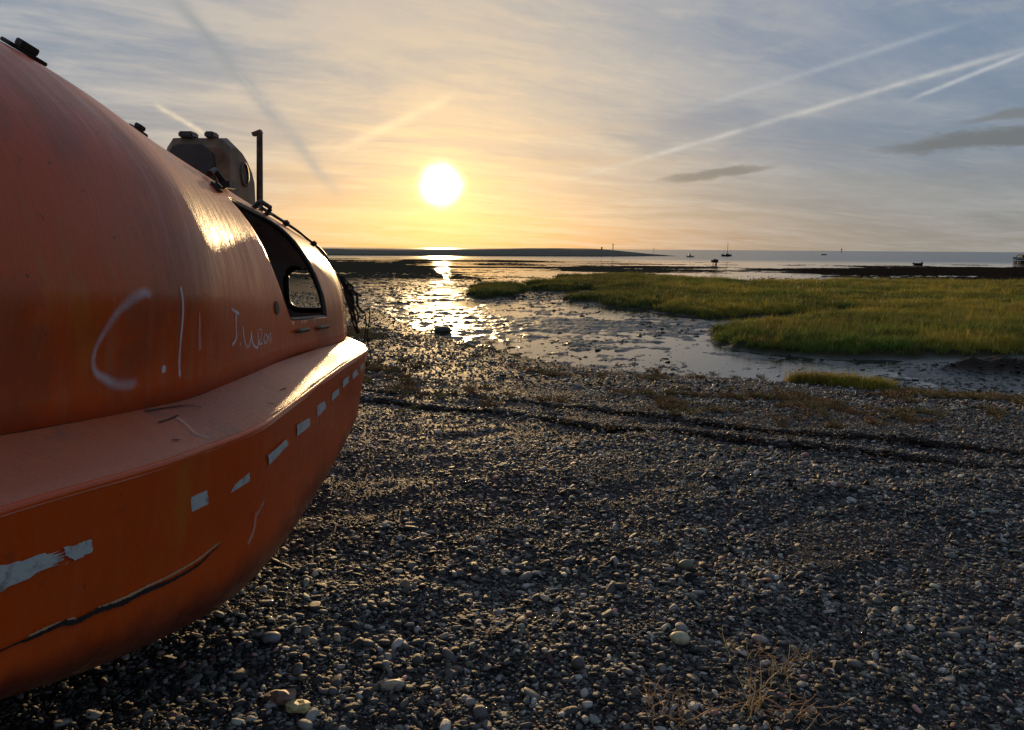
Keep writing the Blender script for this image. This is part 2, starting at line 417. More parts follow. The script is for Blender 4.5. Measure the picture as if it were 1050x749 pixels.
# ------------------------------------------------------------------ ground sheet (fine near the camera, coarse far away, one mesh)
def build_ground():
    front = np.linspace(-44, 44, 900); back = np.linspace(44, 316, 60)[1:-1]
    A = np.radians(np.concatenate([front, back])); nA = len(A)
    R = [0.25]
    while R[-1] < 5200:
        r = R[-1]
        R.append(r * (1.02 if r < 1.6 else 1.0052 if r < 75 else 1.0065 if r < 230 else 1.05))
    R = np.array(R); x = R[:, None] * np.sin(A)[None]; y = R[:, None] * np.cos(A)[None]
    z, m = terrain(x, y, True)
    # in the back half turn the sheet into plain shingle
    V = np.stack([x, y, z], -1)
    me = mesh_from('ground', V, grid_faces(len(R), nA, True))
    # centre cap is closed by one small fan
    k = m['k']
    brown = np.clip(sst(fbm(x, y, 2.4, 4, 51), -0.05, 0.45) * np.exp(-((m['fr'] - 0.72) / 0.26) ** 2) * 1.3, 0, 1) * (1 - k)
    weed = np.clip(np.maximum(np.maximum(m['wk1'], m['wk2']), np.maximum(sst(m['bd'], -0.3, 0.2), sst(m['wd'], -4, 6))), 0, 1)
    marsh = sst(m['md'], -0.35, 0.1)
    c = np.stack([k, brown, weed, marsh], -1).reshape(-1, 4)
    at = me.color_attributes.new('mask', 'FLOAT_COLOR', 'POINT'); at.data.foreach_set('color', c.astype(np.float32).ravel())
    mt, p = new_mat('beach_ground')
    P = geopos(); M = attr('mask'); mr, mg, mb = sep(M); ma = X(attr('mask', out='Alpha'))
    # shingle: pebbly colour cells at two sizes
    c1 = vor(P, 38.0, 'Color'); cr, cg, cb = sep(c1.s); c2 = vor(P, 95.0, 'Color'); dr, dg, db = sep(c2.s)
    peb = mixc(cr, (0.016, 0.016, 0.016), (0.055, 0.054, 0.053)); peb = mixc(ss(cg, 0.86, 0.98), peb, (0.30, 0.28, 0.24))
    peb = mixc(ss(cb, 0.86, 0.96) * 0.7, peb, (0.12, 0.05, 0.035)); peb = mixc(dr * 0.5, peb, (0.03, 0.03, 0.032))
    veg = mixc(noise(P, 9, 4, 0.6), (0.09, 0.045, 0.02), (0.085, 0.075, 0.03))
    sh = mixc(sat(mg * ss(noise(P, 16, 4, 0.7), 0.38, 0.6)) * 0.85, peb, veg)
    mudc = mixc(noise(P, 3.0, 6, 0.65), (0.022, 0.020, 0.015), (0.062, 0.055, 0.042))
    mudc = mixc(ss(noise(P, 1.4, 5, 0.6), 0.5, 0.7) * 0.6, mudc, (0.045, 0.050, 0.022))
    colr = mixc(ss(mr, 0.3, 0.7), sh, mudc)
    colr = mixc(ss(mb, 0.15, 0.6) * 0.9, colr, mixc(noise(P, 30, 3), (0.012, 0.008, 0.006), (0.035, 0.022, 0.014)))
    colr = mixc(ma * 0.8, colr, (0.03, 0.03, 0.014))
    setp(p, 'Base Color', colr)
    fx_, fy_, fz_ = sep(P)
    dist_ = X.op('SQRT', fx_ * fx_ + fy_ * fy_)
    farr = ss(dist_, 18.0, 60.0)          # relief too fine for the mesh roughens the far flats
    dryish = 0.62 - ss(mr, 0.3, 0.8) * 0.28 + ma * 0.3 + mb * 0.2 + farr * 0.3
    setp(p, 'Specular IOR Level', (0.03 + ss(mr, 0.3, 0.8) * 0.30) * (1.0 - farr) * (1.0 - mb * 0.9) * (1.0 - ma))
    setp(p, 'Roughness', mn(mx(dryish + (noise(P, 20, 3) - 0.5) * 0.25, 0.12), 0.9))
    h1 = vor(P, 38.0, 0); h2 = vor(P, 95.0, 0); h3 = noise(P, 6.0, 6, 0.7)
    ph = (1.0 - ss(mr, 0.3, 0.7)) * ((1.0 - h1) * 1.0 + (1.0 - h2) * 0.45) + h3 * (0.5 + mr * 0.9) + noise(P, 45, 4, 0.7) * mr * 0.5
    setp(p, 'Normal', bump(ph, 0.7, 0.014))
    o = link_mesh('ground', me, mt)
    o['kind'] = 'structure'; o['label'] = 'shingle beach running down to grey mudflat and salt marsh'
    return o
ground = build_ground()

# ------------------------------------------------------------------ sea and pools: one level sheet of water
def build_water():
    # strips that get longer away from the beach; reaches past the horizon
    V = []; F = []
    xs = np.array([-30000, -6000, -1500, -400, -120, -40, 0, 40, 120, 400, 1500, 6000, 30000.0])
    ys = np.array([9.5, 20, 40, 80, 160, 320, 700, 1600, 4000, 10000, 30000.0])
    x, y = np.meshgrid(xs, ys); V = np.stack([x, y, np.full_like(x, WL)], -1)
    me = mesh_from('sea', V, grid_faces(len(ys), len(xs))[:, ::-1])
    m, p = new_mat('sea_water')
    P = geopos(); x_, y_, z_ = sep(P)
    setp(p, 'Base Color', (0.018, 0.022, 0.022)); setp(p, 'IOR', 1.333)
    open_ = ss(y_ + x_ * 0.10, 135, 210)
    setp(p, 'Roughness', 0.035 + open_ * 0.17)
    rip = noise(vec(x_ * 1.0, y_ * 1.6, 0.0), 5.0, 4, 0.6) * (0.10 + 0.10 * noise(P, 0.2, 2))
    wav = noise(vec(x_ * 0.55, y_ * 1.0, 0.0), 0.9, 5, 0.65) * open_ * 4.0
    setp(p, 'Normal', bump(rip + wav, 0.55, 0.05))
    o = link_mesh('sea', me, m); o['kind'] = 'structure'; o['label'] = 'calm grey sea and shallow pools left by the tide'
    return o
build_water()
#MARK_SPIT

# ------------------------------------------------------------------ far gravel spit
def build_spit():
    xs = np.linspace(-420, 66, 420); t = np.linspace(-1, 1, 41)
    V = []
    for x in xs:
        yc = 265 + 0.10 * (x - 10) + (12 * math.sin(x * 0.02))
        e = float(sst(np.array(66.0 - x), 0, 42))
        hgt = (2.05 + 0.62 * float(sst(np.array(x), -30, 12)) * float(sst(np.array(x), 110, 5))) * (e ** 0.75)
        wid = 26 * (0.12 + 0.88 * e)
        for u in t:
            pr = (1 - abs(u) ** 2.2)
            V.append((x, yc + u * wid + 8 * (1 - e), WL - 0.25 + (hgt + 0.25) * pr))
    V = np.array(V); V[:, 2] += fbm(V[:, 0], V[:, 1], 12, 4, 61) * 0.16
    me = mesh_from('gravel_spit', V, grid_faces(len(xs), len(t))[:, ::-1])
    m, p = new_mat('spit_gravel'); P = geopos()
    c = mixc(noise(P, 0.25, 6, 0.6), (0.085, 0.072, 0.055), (0.20, 0.17, 0.125))
    x_, y_, z_ = sep(P)
    c = mixc(ss(z_ + noise(P, 0.08, 4) * 0.8, 0.2, -0.4) * 0.7, c, (0.025, 0.025, 0.018))
    setp(p, 'Base Color', c); setp(p, 'Roughness', 0.9); setp(p, 'Specular IOR Level', 0.15)
    o = link_mesh('gravel_spit', me, m); o['kind'] = 'structure'; o['label'] = 'low dark gravel spit reaching into the sea'
build_spit()

# ------------------------------------------------------------------ enclosed lifeboat
def interp(y, ys, v):
    y = np.clip(np.asarray(y, float), ys[0], ys[-1]); ys = np.array(ys, float); v = np.array(v, float)
    h = np.diff(ys); d = np.diff(v) / h; m = np.zeros(len(v))
    for i in range(1, len(v) - 1):
        if d[i - 1] * d[i] > 0: m[i] = 2 * d[i - 1] * d[i] / (d[i - 1] + d[i])
    m[0] = d[0]; m[-1] = d[-1]
    k = np.clip(np.searchsorted(ys, y) - 1, 0, len(ys) - 2); t = (y - ys[k]) / h[k]
    return v[k] * (1 + 2 * t) * (1 - t) ** 2 + m[k] * h[k] * t * (1 - t) ** 2 + v[k + 1] * t * t * (3 - 2 * t) + m[k + 1] * h[k] * t * t * (t - 1)
BX = -2.0
def zO(y): return interp(y, [-1.3, 0.5, 1.5, 2.0, 2.6, 3.5, 4.7, 6], [1.25, 1.16, 1.105, 1.065, 1.045, 1.045, 1.03, 1.0])
def zI(y): return interp(y, [-1.3, 0.5, 1.5, 2.5, 3.2, 4.0, 4.7, 6], [1.35, 1.28, 1.22, 1.15, 1.145, 1.115, 1.08, 1.07])
def bO(y): return interp(y, [-1.3, -1.0, -0.4, 0.4, 1.2, 1.6, 2.1, 2.6, 3.4, 4.5, 4.75], [0, .3, .56, .75, .88, .96, 1.075, 1.15, 1.13, 1.12, 1.06])
def bI(y): return interp(y, [-1.3, -1.0, -.4, .4, 1.2, 1.6, 2.1, 2.6, 3.4, 4.5, 4.75], [0, .16, .37, .55, .68, .76, .86, .945, .965, .98, .96])
def zT(y): return interp(y, [-1.3, 0, 1, 2, 3, 4, 4.6], [1.973, 2.18, 2.343, 2.37, 2.185, 2.0, 1.9])
def ywarp(t, y0, ye):
    t = np.asarray(t, float)
    return np.where(t < .6, -1.3 + (y0 + 1.3) * t / .6, y0 + (ye - y0) * np.sin(np.clip((t - .6) / .4, 0, 1) * np.pi / 2))
def closing(y, y0, ye, pp): return np.where(y > y0, np.clip(1 - np.abs((y - y0) / (ye - y0)) ** pp, 0, 1) ** (1 / pp), 1.0)
def cab(y, th, off=0.0):
    y = np.asarray(y, float); th = np.asarray(th, float)
    k = closing(y, 3.6, 5.338, 4.995)
    nearc = np.clip((y + 1.3) / 0.8, 0, 1) ** 0.45        # rounded nose
    c = np.cos(th)
    tp = 1 - 0.085 * sst(y, 2.1, 3.9) * np.sin(np.clip(th, 0, math.pi)) ** 1.3
    ths = np.minimum(np.abs(th), np.abs(math.pi - th))
    tp = tp + 0.058 * np.exp(-((y - 2.15) / 0.62) ** 2) * sst(ths, 0.0, 0.14) * (1 - sst(ths, 0.42, 0.85))   # taper and bulge shaped so the low sun catches the canopy side
    return np.stack([BX + bI(y) * k * tp * np.sign(c) * np.abs(c) ** .857, y + 0 * th, zI(y) + (zT(y) - zI(y)) * k ** 1.064 * nearc * np.abs(np.sin(th)) ** .624], -1)
def hul(y, s):
    y = np.asarray(y, float); s = np.asarray(s, float)
    sg = np.where(s > 2, -1.0, 1.0); s = np.where(s > 2, 4 - s, s)
    k = closing(y, 4.3, 5.403, 2.496); b = bO(np.minimum(y, 4.6)) * k; zo = zO(y); zn = zo - .33
    dn = np.clip(3.2 - y, 0, 9); rise = np.where(dn < 1.7, .15 * dn ** 2, .15 * 2.89 + (dn - 1.7) * 0.10)
    zk = np.minimum(.116 + .217 * np.clip(y - 3.2, 0, 9) ** 2 + rise, zn - .03)
    bn = b * .96; th = np.clip(s - 1, 0, 1) * np.pi / 2; s1 = np.clip(s, 0, 1)
    U = np.where(s < 1, b * (1 - s1) + bn * s1, bn * np.cos(th) ** 1.29)
    Z = np.where(s < 1, zo * (1 - s1) + zn * s1, zn - (zn - zk) * np.sin(th) ** .539)
    Y = y - .496 * (zo - Z) ** 1.5 * np.clip((y - 2.5) / 2.5, 0, 1) ** 2
    return np.stack([BX + sg * U, Y, Z], -1)
def led(y, s):
    y = np.asarray(y, float); s = np.asarray(s, float)
    k = closing(y, 4.3, 5.403, 2.496); bo = bO(np.minimum(y, 4.6)) * k; bi = np.minimum(bI(np.minimum(y, 4.6)) * k, bo)
    rnd = 0.018 * (np.clip(0.10 - s, 0, 1) / 0.10) ** 2
    return np.stack([BX + bo * (1 - s) + bi * s, y + 0 * s, zO(y) * (1 - s) + zI(y) * s - rnd], -1)
def rows(n, y0, ye, pp):
    """stations evenly spaced along the plan outline, so the blunt end is well sampled"""
    yy = np.concatenate([np.linspace(-1.3, y0, 4000), y0 + (ye - y0) * (1 - np.linspace(1, 0, 6000)[1:] ** 4)])
    b = bO(np.minimum(yy, 4.6)) * closing(yy, y0, ye, pp)
    s = np.concatenate([[0], np.cumsum(np.hypot(np.diff(yy), np.diff(b)))])
    return np.interp(np.linspace(0, s[-1], n), s, yy)
BO = (BX, 2.4, 0.0)
boat = empty('lifeboat', BO, 'faded orange enclosed lifeboat beached on the shingle, with open side hatch and white graffiti', 'boat')

def paint_mat(name, fade, streak_amt, coat=0.5):
    m, p = new_mat(name); P = texco('Object'); x_, y_, z_ = sep(P)
    v = vec(x_ * 1.0, y_ * 1.0, z_ * 1.0)
    wv = noise(v, 2.5, 3, 0.5)
    st = noise(vec(x_ * 2.0, y_ * 24.0 + wv * 3.0, z_ * 3.5), 1.0, 6, 0.66)         # rain and rub streaks that run down the side
    st2 = noise(vec(x_ * 1.2, y_ * 9.0, z_ * 1.2), 1.3, 4, 0.6)
    bl = noise(v, 1.6, 5, 0.6); fine = noise(v, 60.0, 4, 0.7)
    strong = (0.68, 0.078, 0.001); chalk = (0.50, 0.105, 0.024)
    c = mixc(sat(ss(bl, 0.35, 0.65) * 0.5 + fade), strong, chalk)
    c = mixc(ss(st, 0.45, 0.75) * streak_amt, c, (0.50, 0.18, 0.07))
    c = mixc(ss(st2, 0.55, 0.8) * streak_amt * 0.6, c, (0.20, 0.055, 0.02))
    c = mixc(ss(noise(v, 7.0, 6, 0.75), 0.60, 0.72) * 0.45, c, (0.16, 0.05, 0.02))
    c = mixc(ss(noise(v, 26.0, 3, 0.6), 0.70, 0.76) * 0.8, c, (0.07, 0.035, 0.02))
    c = mixc(ss(noise(vec(x_ * 1.0, y_ * 2.4, z_ * 0.9), 1.7, 4, 0.6), 0.58, 0.72) * 0.45, c, (0.56, 0.20, 0.020))
    c = mixc(ss(noise(vec(x_ * 2.0, y_ * 3.0, z_ * 9.0), 1.9, 6, 0.7), 0.62, 0.74) * 0.35, c, (0.24, 0.04, 0.012))
    w4 = noise(vec(x_ * 0.9, y_ * 1.3, z_ * 1.1), 1.5, 7, 0.68)
    c = mixc(ss(w4, 0.47, 0.60) * (0.55 if 'faded' in name else 0.18), c, (0.30, 0.070, 0.024))       # browned, weathered areas
    scr = noise(vec(x_ * 3.0, y_ * 4.0 + z_ * 9.0, z_ * 40.0 - y_ * 14.0), 1.2, 3, 0.5)
    c = mixc(ss(scr, 0.705, 0.73) * ss(noise(v, 2.0, 3), 0.48, 0.6) * 0.6, c, (0.62, 0.36, 0.20))      # scratches
    c = mixc(ss(noise(v, 11.0, 6, 0.8), 0.655, 0.70) * 0.7, c, (0.11, 0.045, 0.022))                   # chips and grime spots
    if name == 'orange_hull_paint':          # lower hull: shade beneath the boat put into the paint as uneven maroon
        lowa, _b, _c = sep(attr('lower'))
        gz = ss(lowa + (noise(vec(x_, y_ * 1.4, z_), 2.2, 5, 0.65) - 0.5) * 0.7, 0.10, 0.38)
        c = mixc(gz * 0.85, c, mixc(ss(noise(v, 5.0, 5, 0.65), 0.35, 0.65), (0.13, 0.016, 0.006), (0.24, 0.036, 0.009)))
    setp(p, 'Base Color', c)
    setp(p, 'Roughness', mn(mx(0.37 + (st - 0.5) * 0.55 + (fine - 0.5) * 0.15 + fade * 0.10, 0.14), 0.7))
    setp(p, 'Specular IOR Level', 0.5); setp(p, 'Coat Weight', coat); setp(p, 'Coat Roughness', mn(mx(0.16 + (st - 0.5) * 0.22 + (fine - 0.5) * 0.1, 0.06), 0.5))
    setp(p, 'Normal', bump(st * 0.75 + fine * 0.35 + bl * 0.8 + noise(v, 14, 3) * 0.4 + noise(vec(x_ * 3.0, y_ * 60.0, z_ * 6.0), 1.0, 4) * 0.35, 0.45, 0.005))
    return m
M_cab = paint_mat('faded_orange_paint', 0.12, 0.5, 0.10)
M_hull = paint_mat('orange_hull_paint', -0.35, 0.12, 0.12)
def ledge_mat():
    m, p = new_mat('flaking_ledge_paint'); P = texco('Object'); x_, y_, z_ = sep(P)
    fl = noise(P, 70, 5, 0.75); mid = noise(P, 9, 5, 0.65)
    streak = noise(vec(x_ * 6, y_ * 70.0, z_ * 6), 1.0, 4, 0.6)
    c = mixc(mid, (0.50, 0.085, 0.020), (0.50, 0.135, 0.045))
    c = mixc(ss(noise(P, 5, 6, 0.7), 0.57, 0.66) * 0.55, c, (0.20, 0.085, 0.06))
    c = mixc(ss(noise(P, 2.2, 5, 0.6), 0.45, 0.62) * 0.45, c, (0.27, 0.075, 0.045))
    c = mixc(ss(fl, 0.62, 0.70) * 0.6, c, (0.50, 0.33, 0.24))
    c = mixc(ss(streak, 0.66, 0.75) * 0.6, c, (0.12, 0.05, 0.03))
    rough_zone = ss(y_, -0.35, 0.10) * ss(y_, 0.9, 0.45)
    setp(p, 'Base Color', c); setp(p, 'Roughness', mx(0.42 + (fl - 0.5) * 0.5 + (streak - 0.5) * 0.3, 0.22)); setp(p, 'Coat Weight', 0.25); setp(p, 'Coat Roughness', 0.3)
    setp(p, 'Normal', bump(fl * (0.6 + rough_zone * 1.6) + streak * 0.8 + mid * 0.9, 0.7, 0.005))
    return m
M_led = ledge_mat()
M_liner = simple('grey_liner', (0.80, 0.81, 0.80), 0.6, var=0.15, scale=3)
M_edge = simple('cut_fibreglass_edge', (0.10, 0.055, 0.03), 0.85, spec=0.1)
M_dark = simple('black_fitting', (0.022, 0.020, 0.020), 0.5, var=0.4)
M_rust = simple('weathered_steel', (0.10, 0.065, 0.045), 0.55, 0.3, var=0.5, scale=25)
M_seat = simple('dark_seat_panel', (0.13, 0.12, 0.11), 0.7)

def build_hull():
    ys = rows(300, 4.3, 5.403, 2.496); s = np.concatenate([np.linspace(0, 1, 22), np.linspace(1, 2, 44)[1:], np.linspace(2, 3, 44)[1:], np.linspace(3, 4, 22)[1:]])
    V = hul(ys[:, None], s[None, :] + 0 * ys[:, None])
    # small dents
    V[..., 0] += np.sign(V[..., 0] - BX) * fbm(V[..., 1], V[..., 2], 0.45, 3, 71) * 0.006
    me = mesh_from('hull', V - np.array(BO), grid_faces(len(ys), len(s)))
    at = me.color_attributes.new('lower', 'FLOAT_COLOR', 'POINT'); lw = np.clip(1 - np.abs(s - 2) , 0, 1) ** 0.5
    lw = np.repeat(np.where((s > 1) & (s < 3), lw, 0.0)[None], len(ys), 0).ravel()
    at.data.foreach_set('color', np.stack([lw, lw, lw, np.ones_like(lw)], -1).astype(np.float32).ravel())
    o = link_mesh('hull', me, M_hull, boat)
    sol = o.modifiers.new('shell', 'SOLIDIFY'); sol.thickness = 0.02; sol.offset = -1
    return o
hull = build_hull()
def build_ledge():
    ys = rows(300, 4.3, 5.403, 2.496); s = np.array([0, .015, .035, .06, .1, .2, .35, .5, .65, .8, .9, 1.0])
    V = led(ys[:, None], s[None, :] + 0 * ys[:, None])
    V[..., 2] += fbm(V[..., 0], V[..., 1], 0.3, 3, 72) * 0.004
    Lm = V.copy(); Lm[..., 0] = 2 * BX - Lm[..., 0]
    n = V[..., 0].size; F1 = grid_faces(len(ys), len(s))[:, ::-1]
    me = mesh_from('side_ledge', np.concatenate([V.reshape(-1, 3), Lm.reshape(-1, 3)]) - np.array(BO), np.concatenate([F1[:, ::-1], F1 + n]))
    return link_mesh('side_ledge', me, M_led, boat)
ledge = build_ledge()

OPEN = [(0.559, 0.636), (0.5611, 0.5393), (0.564, 0.4629), (0.5657, 0.3596), (0.5686, 0.2539), (0.5752, 0.1506), (0.5835, 0.085), (0.5870, 0.0652), (0.5960, 0.0652), (0.6244, 0.0652), (0.6650, 0.0670), (0.6749, 0.0674), (0.6750, 0.082), (0.6753, 0.1506), (0.6719, 0.2539), (0.6686, 0.3955), (0.6657, 0.5483), (0.6586, 0.6427), (0.6382, 0.6899), (0.5965, 0.6629), (0.5736, 0.6494)]
def t2y(t): return float(ywarp(t, 3.6, 5.338))
def h2y(t): return float(ywarp(t, 4.3, 5.403))
def resample_loop(P, n, smooth=2):
    P = np.array(P, float)
    for _ in range(smooth):                        # Chaikin rounding
        Q = np.roll(P, -1, 0); P = np.stack([P * .75 + Q * .25, P * .25 + Q * .75], 1).reshape(-1, 2)
    Q = np.vstack([P, P[:1]]); s = np.concatenate([[0], np.cumsum(np.hypot(*np.diff(Q, axis=0).T))])
    u = np.linspace(0, s[-1], n, endpoint=False)
    return np.stack([np.interp(u, s, Q[:, 0]), np.interp(u, s, Q[:, 1])], -1)
def build_cabin():
    ys = np.unique(np.concatenate([rows(240, 3.6, 5.338, 4.995), np.linspace(3.15, 4.25, 60)]))
    th = np.concatenate([np.linspace(0, 0.9, 90), np.linspace(0.9, math.pi, 90)[1:]])
    A, B = np.meshgrid(ys, th, indexing='ij')
    poly = resample_loop([(t2y(t), a) for t, a in OPEN], 150, 1)
    from mathutils.geometry import delaunay_2d_cdt
    wi = np.where((ys > 3.1) & (ys < 4.3))[0]; wj = np.where(th < 0.80)[0]
    i0, i1, j0, j1 = wi[0], wi[-1], wj[0], wj[-1]
    ga, gb = A[i0:i1 + 1, j0:j1 + 1].ravel(), B[i0:i1 + 1, j0:j1 + 1].ravel()
    dd = np.abs(pind(ga, gb, poly))
    gid = (np.arange(i0, i1 + 1)[:, None] * len(th) + np.arange(j0, j1 + 1)[None]).ravel()
    edge_ = (ga < ys[i0] + 1e-9) | (ga > ys[i1] - 1e-9) | (gb < th[j0] + 1e-9) | (gb > th[j1] - 1e-9)
    kp = (dd > 0.004) | edge_
    ga, gb, gid = ga[kp], gb[kp], gid[kp]
    pts = [Vector((a, b)) for a, b in zip(ga, gb)] + [Vector(q) for q in poly]
    n0 = len(ga); n1 = len(poly)
    vo, eo, fo, ov, oe, of = delaunay_2d_cdt(pts, [(n0 + k, n0 + (k + 1) % n1) for k in range(n1)], [], 0, 1e-7)
    V = cab(A, B).reshape(-1, 3); Apar = list(A.ravel()); Bpar = list(B.ravel())
    newid = {}; ext = []
    for vi, srcs in enumerate(ov):
        src = srcs[0] if len(srcs) else -1
        if 0 <= src < n0: newid[vi] = int(gid[src])
        else: newid[vi] = len(Apar); Apar.append(vo[vi][0]); Bpar.append(vo[vi][1])
    Apar, Bpar = np.array(Apar), np.array(Bpar)
    V = cab(Apar, Bpar)
    V[:, 2] += fbm(V[:, 1], V[:, 0], 0.7, 3, 73) * 0.005 * np.sin(Bpar)
    V[:, 0] += np.cos(Bpar) * fbm(V[:, 1], V[:, 2], 0.6, 3, 74) * 0.006
    Fq = grid_faces(len(ys), len(th)); qi = Fq[:, 0] // len(th); qj = Fq[:, 0] % len(th)
    Fq = Fq[~((qi >= i0) & (qi < i1) & (qj >= j0) & (qj < j1))]
    Ft = np.array([[newid[v] for v in f_] for f_ in fo])
    a_, b_ = Apar[Ft], Bpar[Ft]
    Ft = Ft[~(pind(a_.mean(1), b_.mean(1), poly) > 0)]
    a_, b_ = Apar[Ft], Bpar[Ft]
    cr_ = (a_[:, 1] - a_[:, 0]) * (b_[:, 2] - b_[:, 0]) - (a_[:, 2] - a_[:, 0]) * (b_[:, 1] - b_[:, 0])
    Ft[cr_ > 0] = Ft[cr_ > 0][:, ::-1]                  # same winding as the quads
    cen = V[Fq].mean(1); wx, wz = cen[:, 0] + 1.42, cen[:, 2] - 1.36
    Fq = Fq[~((cen[:, 1] > 4.9) & ((np.abs(wx) / 0.17) ** 4 + (np.abs(wz) / 0.15) ** 4 < 1))]
    ca_ = Apar[Fq].mean(1); cb_ = math.pi - Bpar[Fq].mean(1)      # unseen port hatch, added to let sky light into the canopy
    Fq = Fq[~(pind(ca_, cb_, poly) > 0)]
    F = [tuple(int(v) for v in q) for q in Fq[:, ::-1]] + [tuple(int(v) for v in q) for q in Ft[:, ::-1]]
    me = bpy.data.meshes.new('canopy'); me.from_pydata((V - np.array(BO)).tolist(), [], F); me.validate()
    o = link_mesh('canopy', me, [M_cab, M_liner, M_edge], boat)
    sol = o.modifiers.new('shell', 'SOLIDIFY'); sol.thickness = 0.028; sol.offset = -1
    sol.material_offset = 1; sol.material_offset_rim = 2
    return o
cabin = build_cabin()
BOv = Vector(BO)
def on_cab(t, th, off=0.0, y=None):
    """a point on the canopy and its outward normal (world)"""
    yy = t2y(t) if y is None else y
    p = cab(yy, th); a = cab(yy + .004, th) - cab(yy - .004, th); b = cab(yy, th + .004) - cab(yy, max(th - .004, 1e-4))
    n = np.cross(a, b); n = n / np.linalg.norm(n)
    if n[0] < 0 and n[2] < 0: n = -n
    if n @ np.array([math.cos(th), 0, math.sin(th) + 0.01]) < 0: n = -n
    return p + n * off, n
def on_hull(t, s, off=0.0):
    yy = h2y(t); p = hul(yy, s); a = hul(yy + .004, s) - hul(yy - .004, s); b = hul(yy, s + .004) - hul(yy, max(s - .004, 0))
    n = np.cross(a, b); n = n / np.linalg.norm(n)
    if n[0] < 0: n = -n
    return p + n * off, n
def on_led(t, s, off=0.0):
    yy = h2y(t); p = led(yy, s); a = led(yy + .004, s) - led(yy - .004, s); b = led(yy, min(s + .004, 1)) - led(yy, max(s - .004, 0))
    n = np.cross(a, b); n = n / np.linalg.norm(n)
    if n[2] < 0: n = -n
    return p + n * off, n
def spray_mat(name, col, amount, edge):
    m, p = new_mat(name); U = texco('UV'); u_, v_, _ = sep(U)
    d = xabs(v_ - 0.5) * 2.0; e = ss(d, 1.0, edge)
    P = geopos()
    a = e * (amount * (0.65 + noise(P, 45, 4, 0.7) * 0.7)) * (0.55 + ss(noise(P, 9, 3), 0.35, 0.6) * 0.45) * ss(u_, 0.0, 0.06) * ss(u_, 1.0, 0.93)
    setp(p, 'Base Color', col); setp(p, 'Roughness', 0.6); setp(p, 'Alpha', sat(a))
    return m
def stroke(name, fn, pts, w, mat, n=40, off=0.0035, parent=None):
    """a painted line: a ribbon lying on the surface"""
    P = np.array(pts, float)
    if len(P) == 1: P = np.array([P[0] - (0.0, 0.008), P[0] + (0.0, 0.008)])
    s = np.linspace(0, len(P) - 1, n); 
    # smooth with catmull-rom
    Q = []
    for u in s:
        i = min(int(u), len(P) - 2); t = u - i
        p0 = P[max(i - 1, 0)]; p1 = P[i]; p2 = P[i + 1]; p3 = P[min(i + 2, len(P) - 1)]
        Q.append(0.5 * ((2 * p1) + (-p0 + p2) * t + (2 * p0 - 5 * p1 + 4 * p2 - p3) * t * t + (-p0 + 3 * p1 - 3 * p2 + p3) * t ** 3))
    C = [fn(q[0], max(q[1], 0.001), off) for q in Q]
    V = []; 
    for i in range(n):
        c, nn = C[i]; tan = C[min(i + 1, n - 1)][0] - C[max(i - 1, 0)][0]; tan = tan / (np.linalg.norm(tan) + 1e-9)
        side = np.cross(nn, tan); side /= np.linalg.norm(side) + 1e-9
        ww = w if not callable(w) else w(i / (n - 1))
        for k in (-1, -0.33, 0.33, 1): V.append(c + side * ww * k)
    me = mesh_from(name, np.array(V) - np.array(BO), grid_faces(n, 4))
    uv = me.uv_layers.new(name='UVMap'); vi = np.zeros(len(me.loops), np.int32); me.loops.foreach_get('vertex_index', vi)
    co_ = np.stack([(vi // 4) / (n - 1), (np.array([0, .333, .667, 1])[vi % 4])], -1); uv.data.foreach_set('uv', co_.astype(np.float32).ravel())
    return link_mesh(name, me, mat, parent or boat)
M_spray = spray_mat('white_spray_paint', (0.88, 0.88, 0.92), 0.46, 0.0)
M_pen = spray_mat('white_paint_pen', (0.90, 0.90, 0.90), 0.75, 0.2)
M_scuff = spray_mat('pale_scuff', (0.80, 0.62, 0.50), 0.45, 0.1)
G = dict(
 C=[(0.4306, 0.1326), (0.4273, 0.1416), (0.421, 0.1303), (0.4148, 0.1101), (0.4102, 0.0831), (0.4068, 0.0607), (0.4056, 0.0427), (0.4068, 0.0292), (0.4102, 0.0225), (0.416, 0.0157), (0.4227, 0.0135), (0.4281, 0.0157)],
 bar=[(0.4481, 0.1596), (0.4485, 0.1236), (0.4494, 0.0876), (0.4502, 0.0562), (0.4506, 0.0292), (0.451, 0.0112)],
 dot2=[(0.4606, 0.1056), (0.4627, 0.0697), (0.4648, 0.0382)],
 J1=[(0.494, 0.1101), (0.5044, 0.0966)], J2=[(0.5002, 0.1011), (0.5006, 0.0697), (0.501, 0.0472), (0.496, 0.036)],
 W=[(0.509, 0.0719), (0.511, 0.0427), (0.5152, 0.027), (0.5194, 0.0382), (0.5202, 0.0517), (0.5219, 0.0315), (0.5277, 0.0225), (0.5298, 0.0382), (0.5281, 0.0562)],
 two=[(0.5305, 0.0517), (0.5345, 0.0539), (0.534, 0.0382), (0.5305, 0.027), (0.5365, 0.027)],
 zero=[(0.5400, 0.0437), (0.5378, 0.0337), (0.5395, 0.0247), (0.5430, 0.0337), (0.5405, 0.0437)],
 one=[(0.5447, 0.0402), (0.5456, 0.0235)], one2=[(0.5476, 0.0440), (0.5485, 0.0235)])
M_bigsp = M_spray
stroke('graffiti_letter', on_cab, G['C'], lambda u: 0.019 + 0.006 * math.sin(u * 9), M_spray, 70)
stroke('graffiti_line', on_cab, G['bar'], 0.0075, M_pen, 40)
stroke('graffiti_dot', on_cab, [(0.4414, 0.019), (0.4414, 0.027)], lambda u: 0.016 * math.sqrt(max(0.05, 1 - (2 * u - 1) ** 2)), M_pen, 16)
stroke('graffiti_line', on_cab, G['dot2'], lambda u: 0.004 + 0.012 * u, M_spray, 24)
for k_ in ('J1', 'J2'): stroke('graffiti_letter', on_cab, G[k_], 0.010, M_pen, 30)
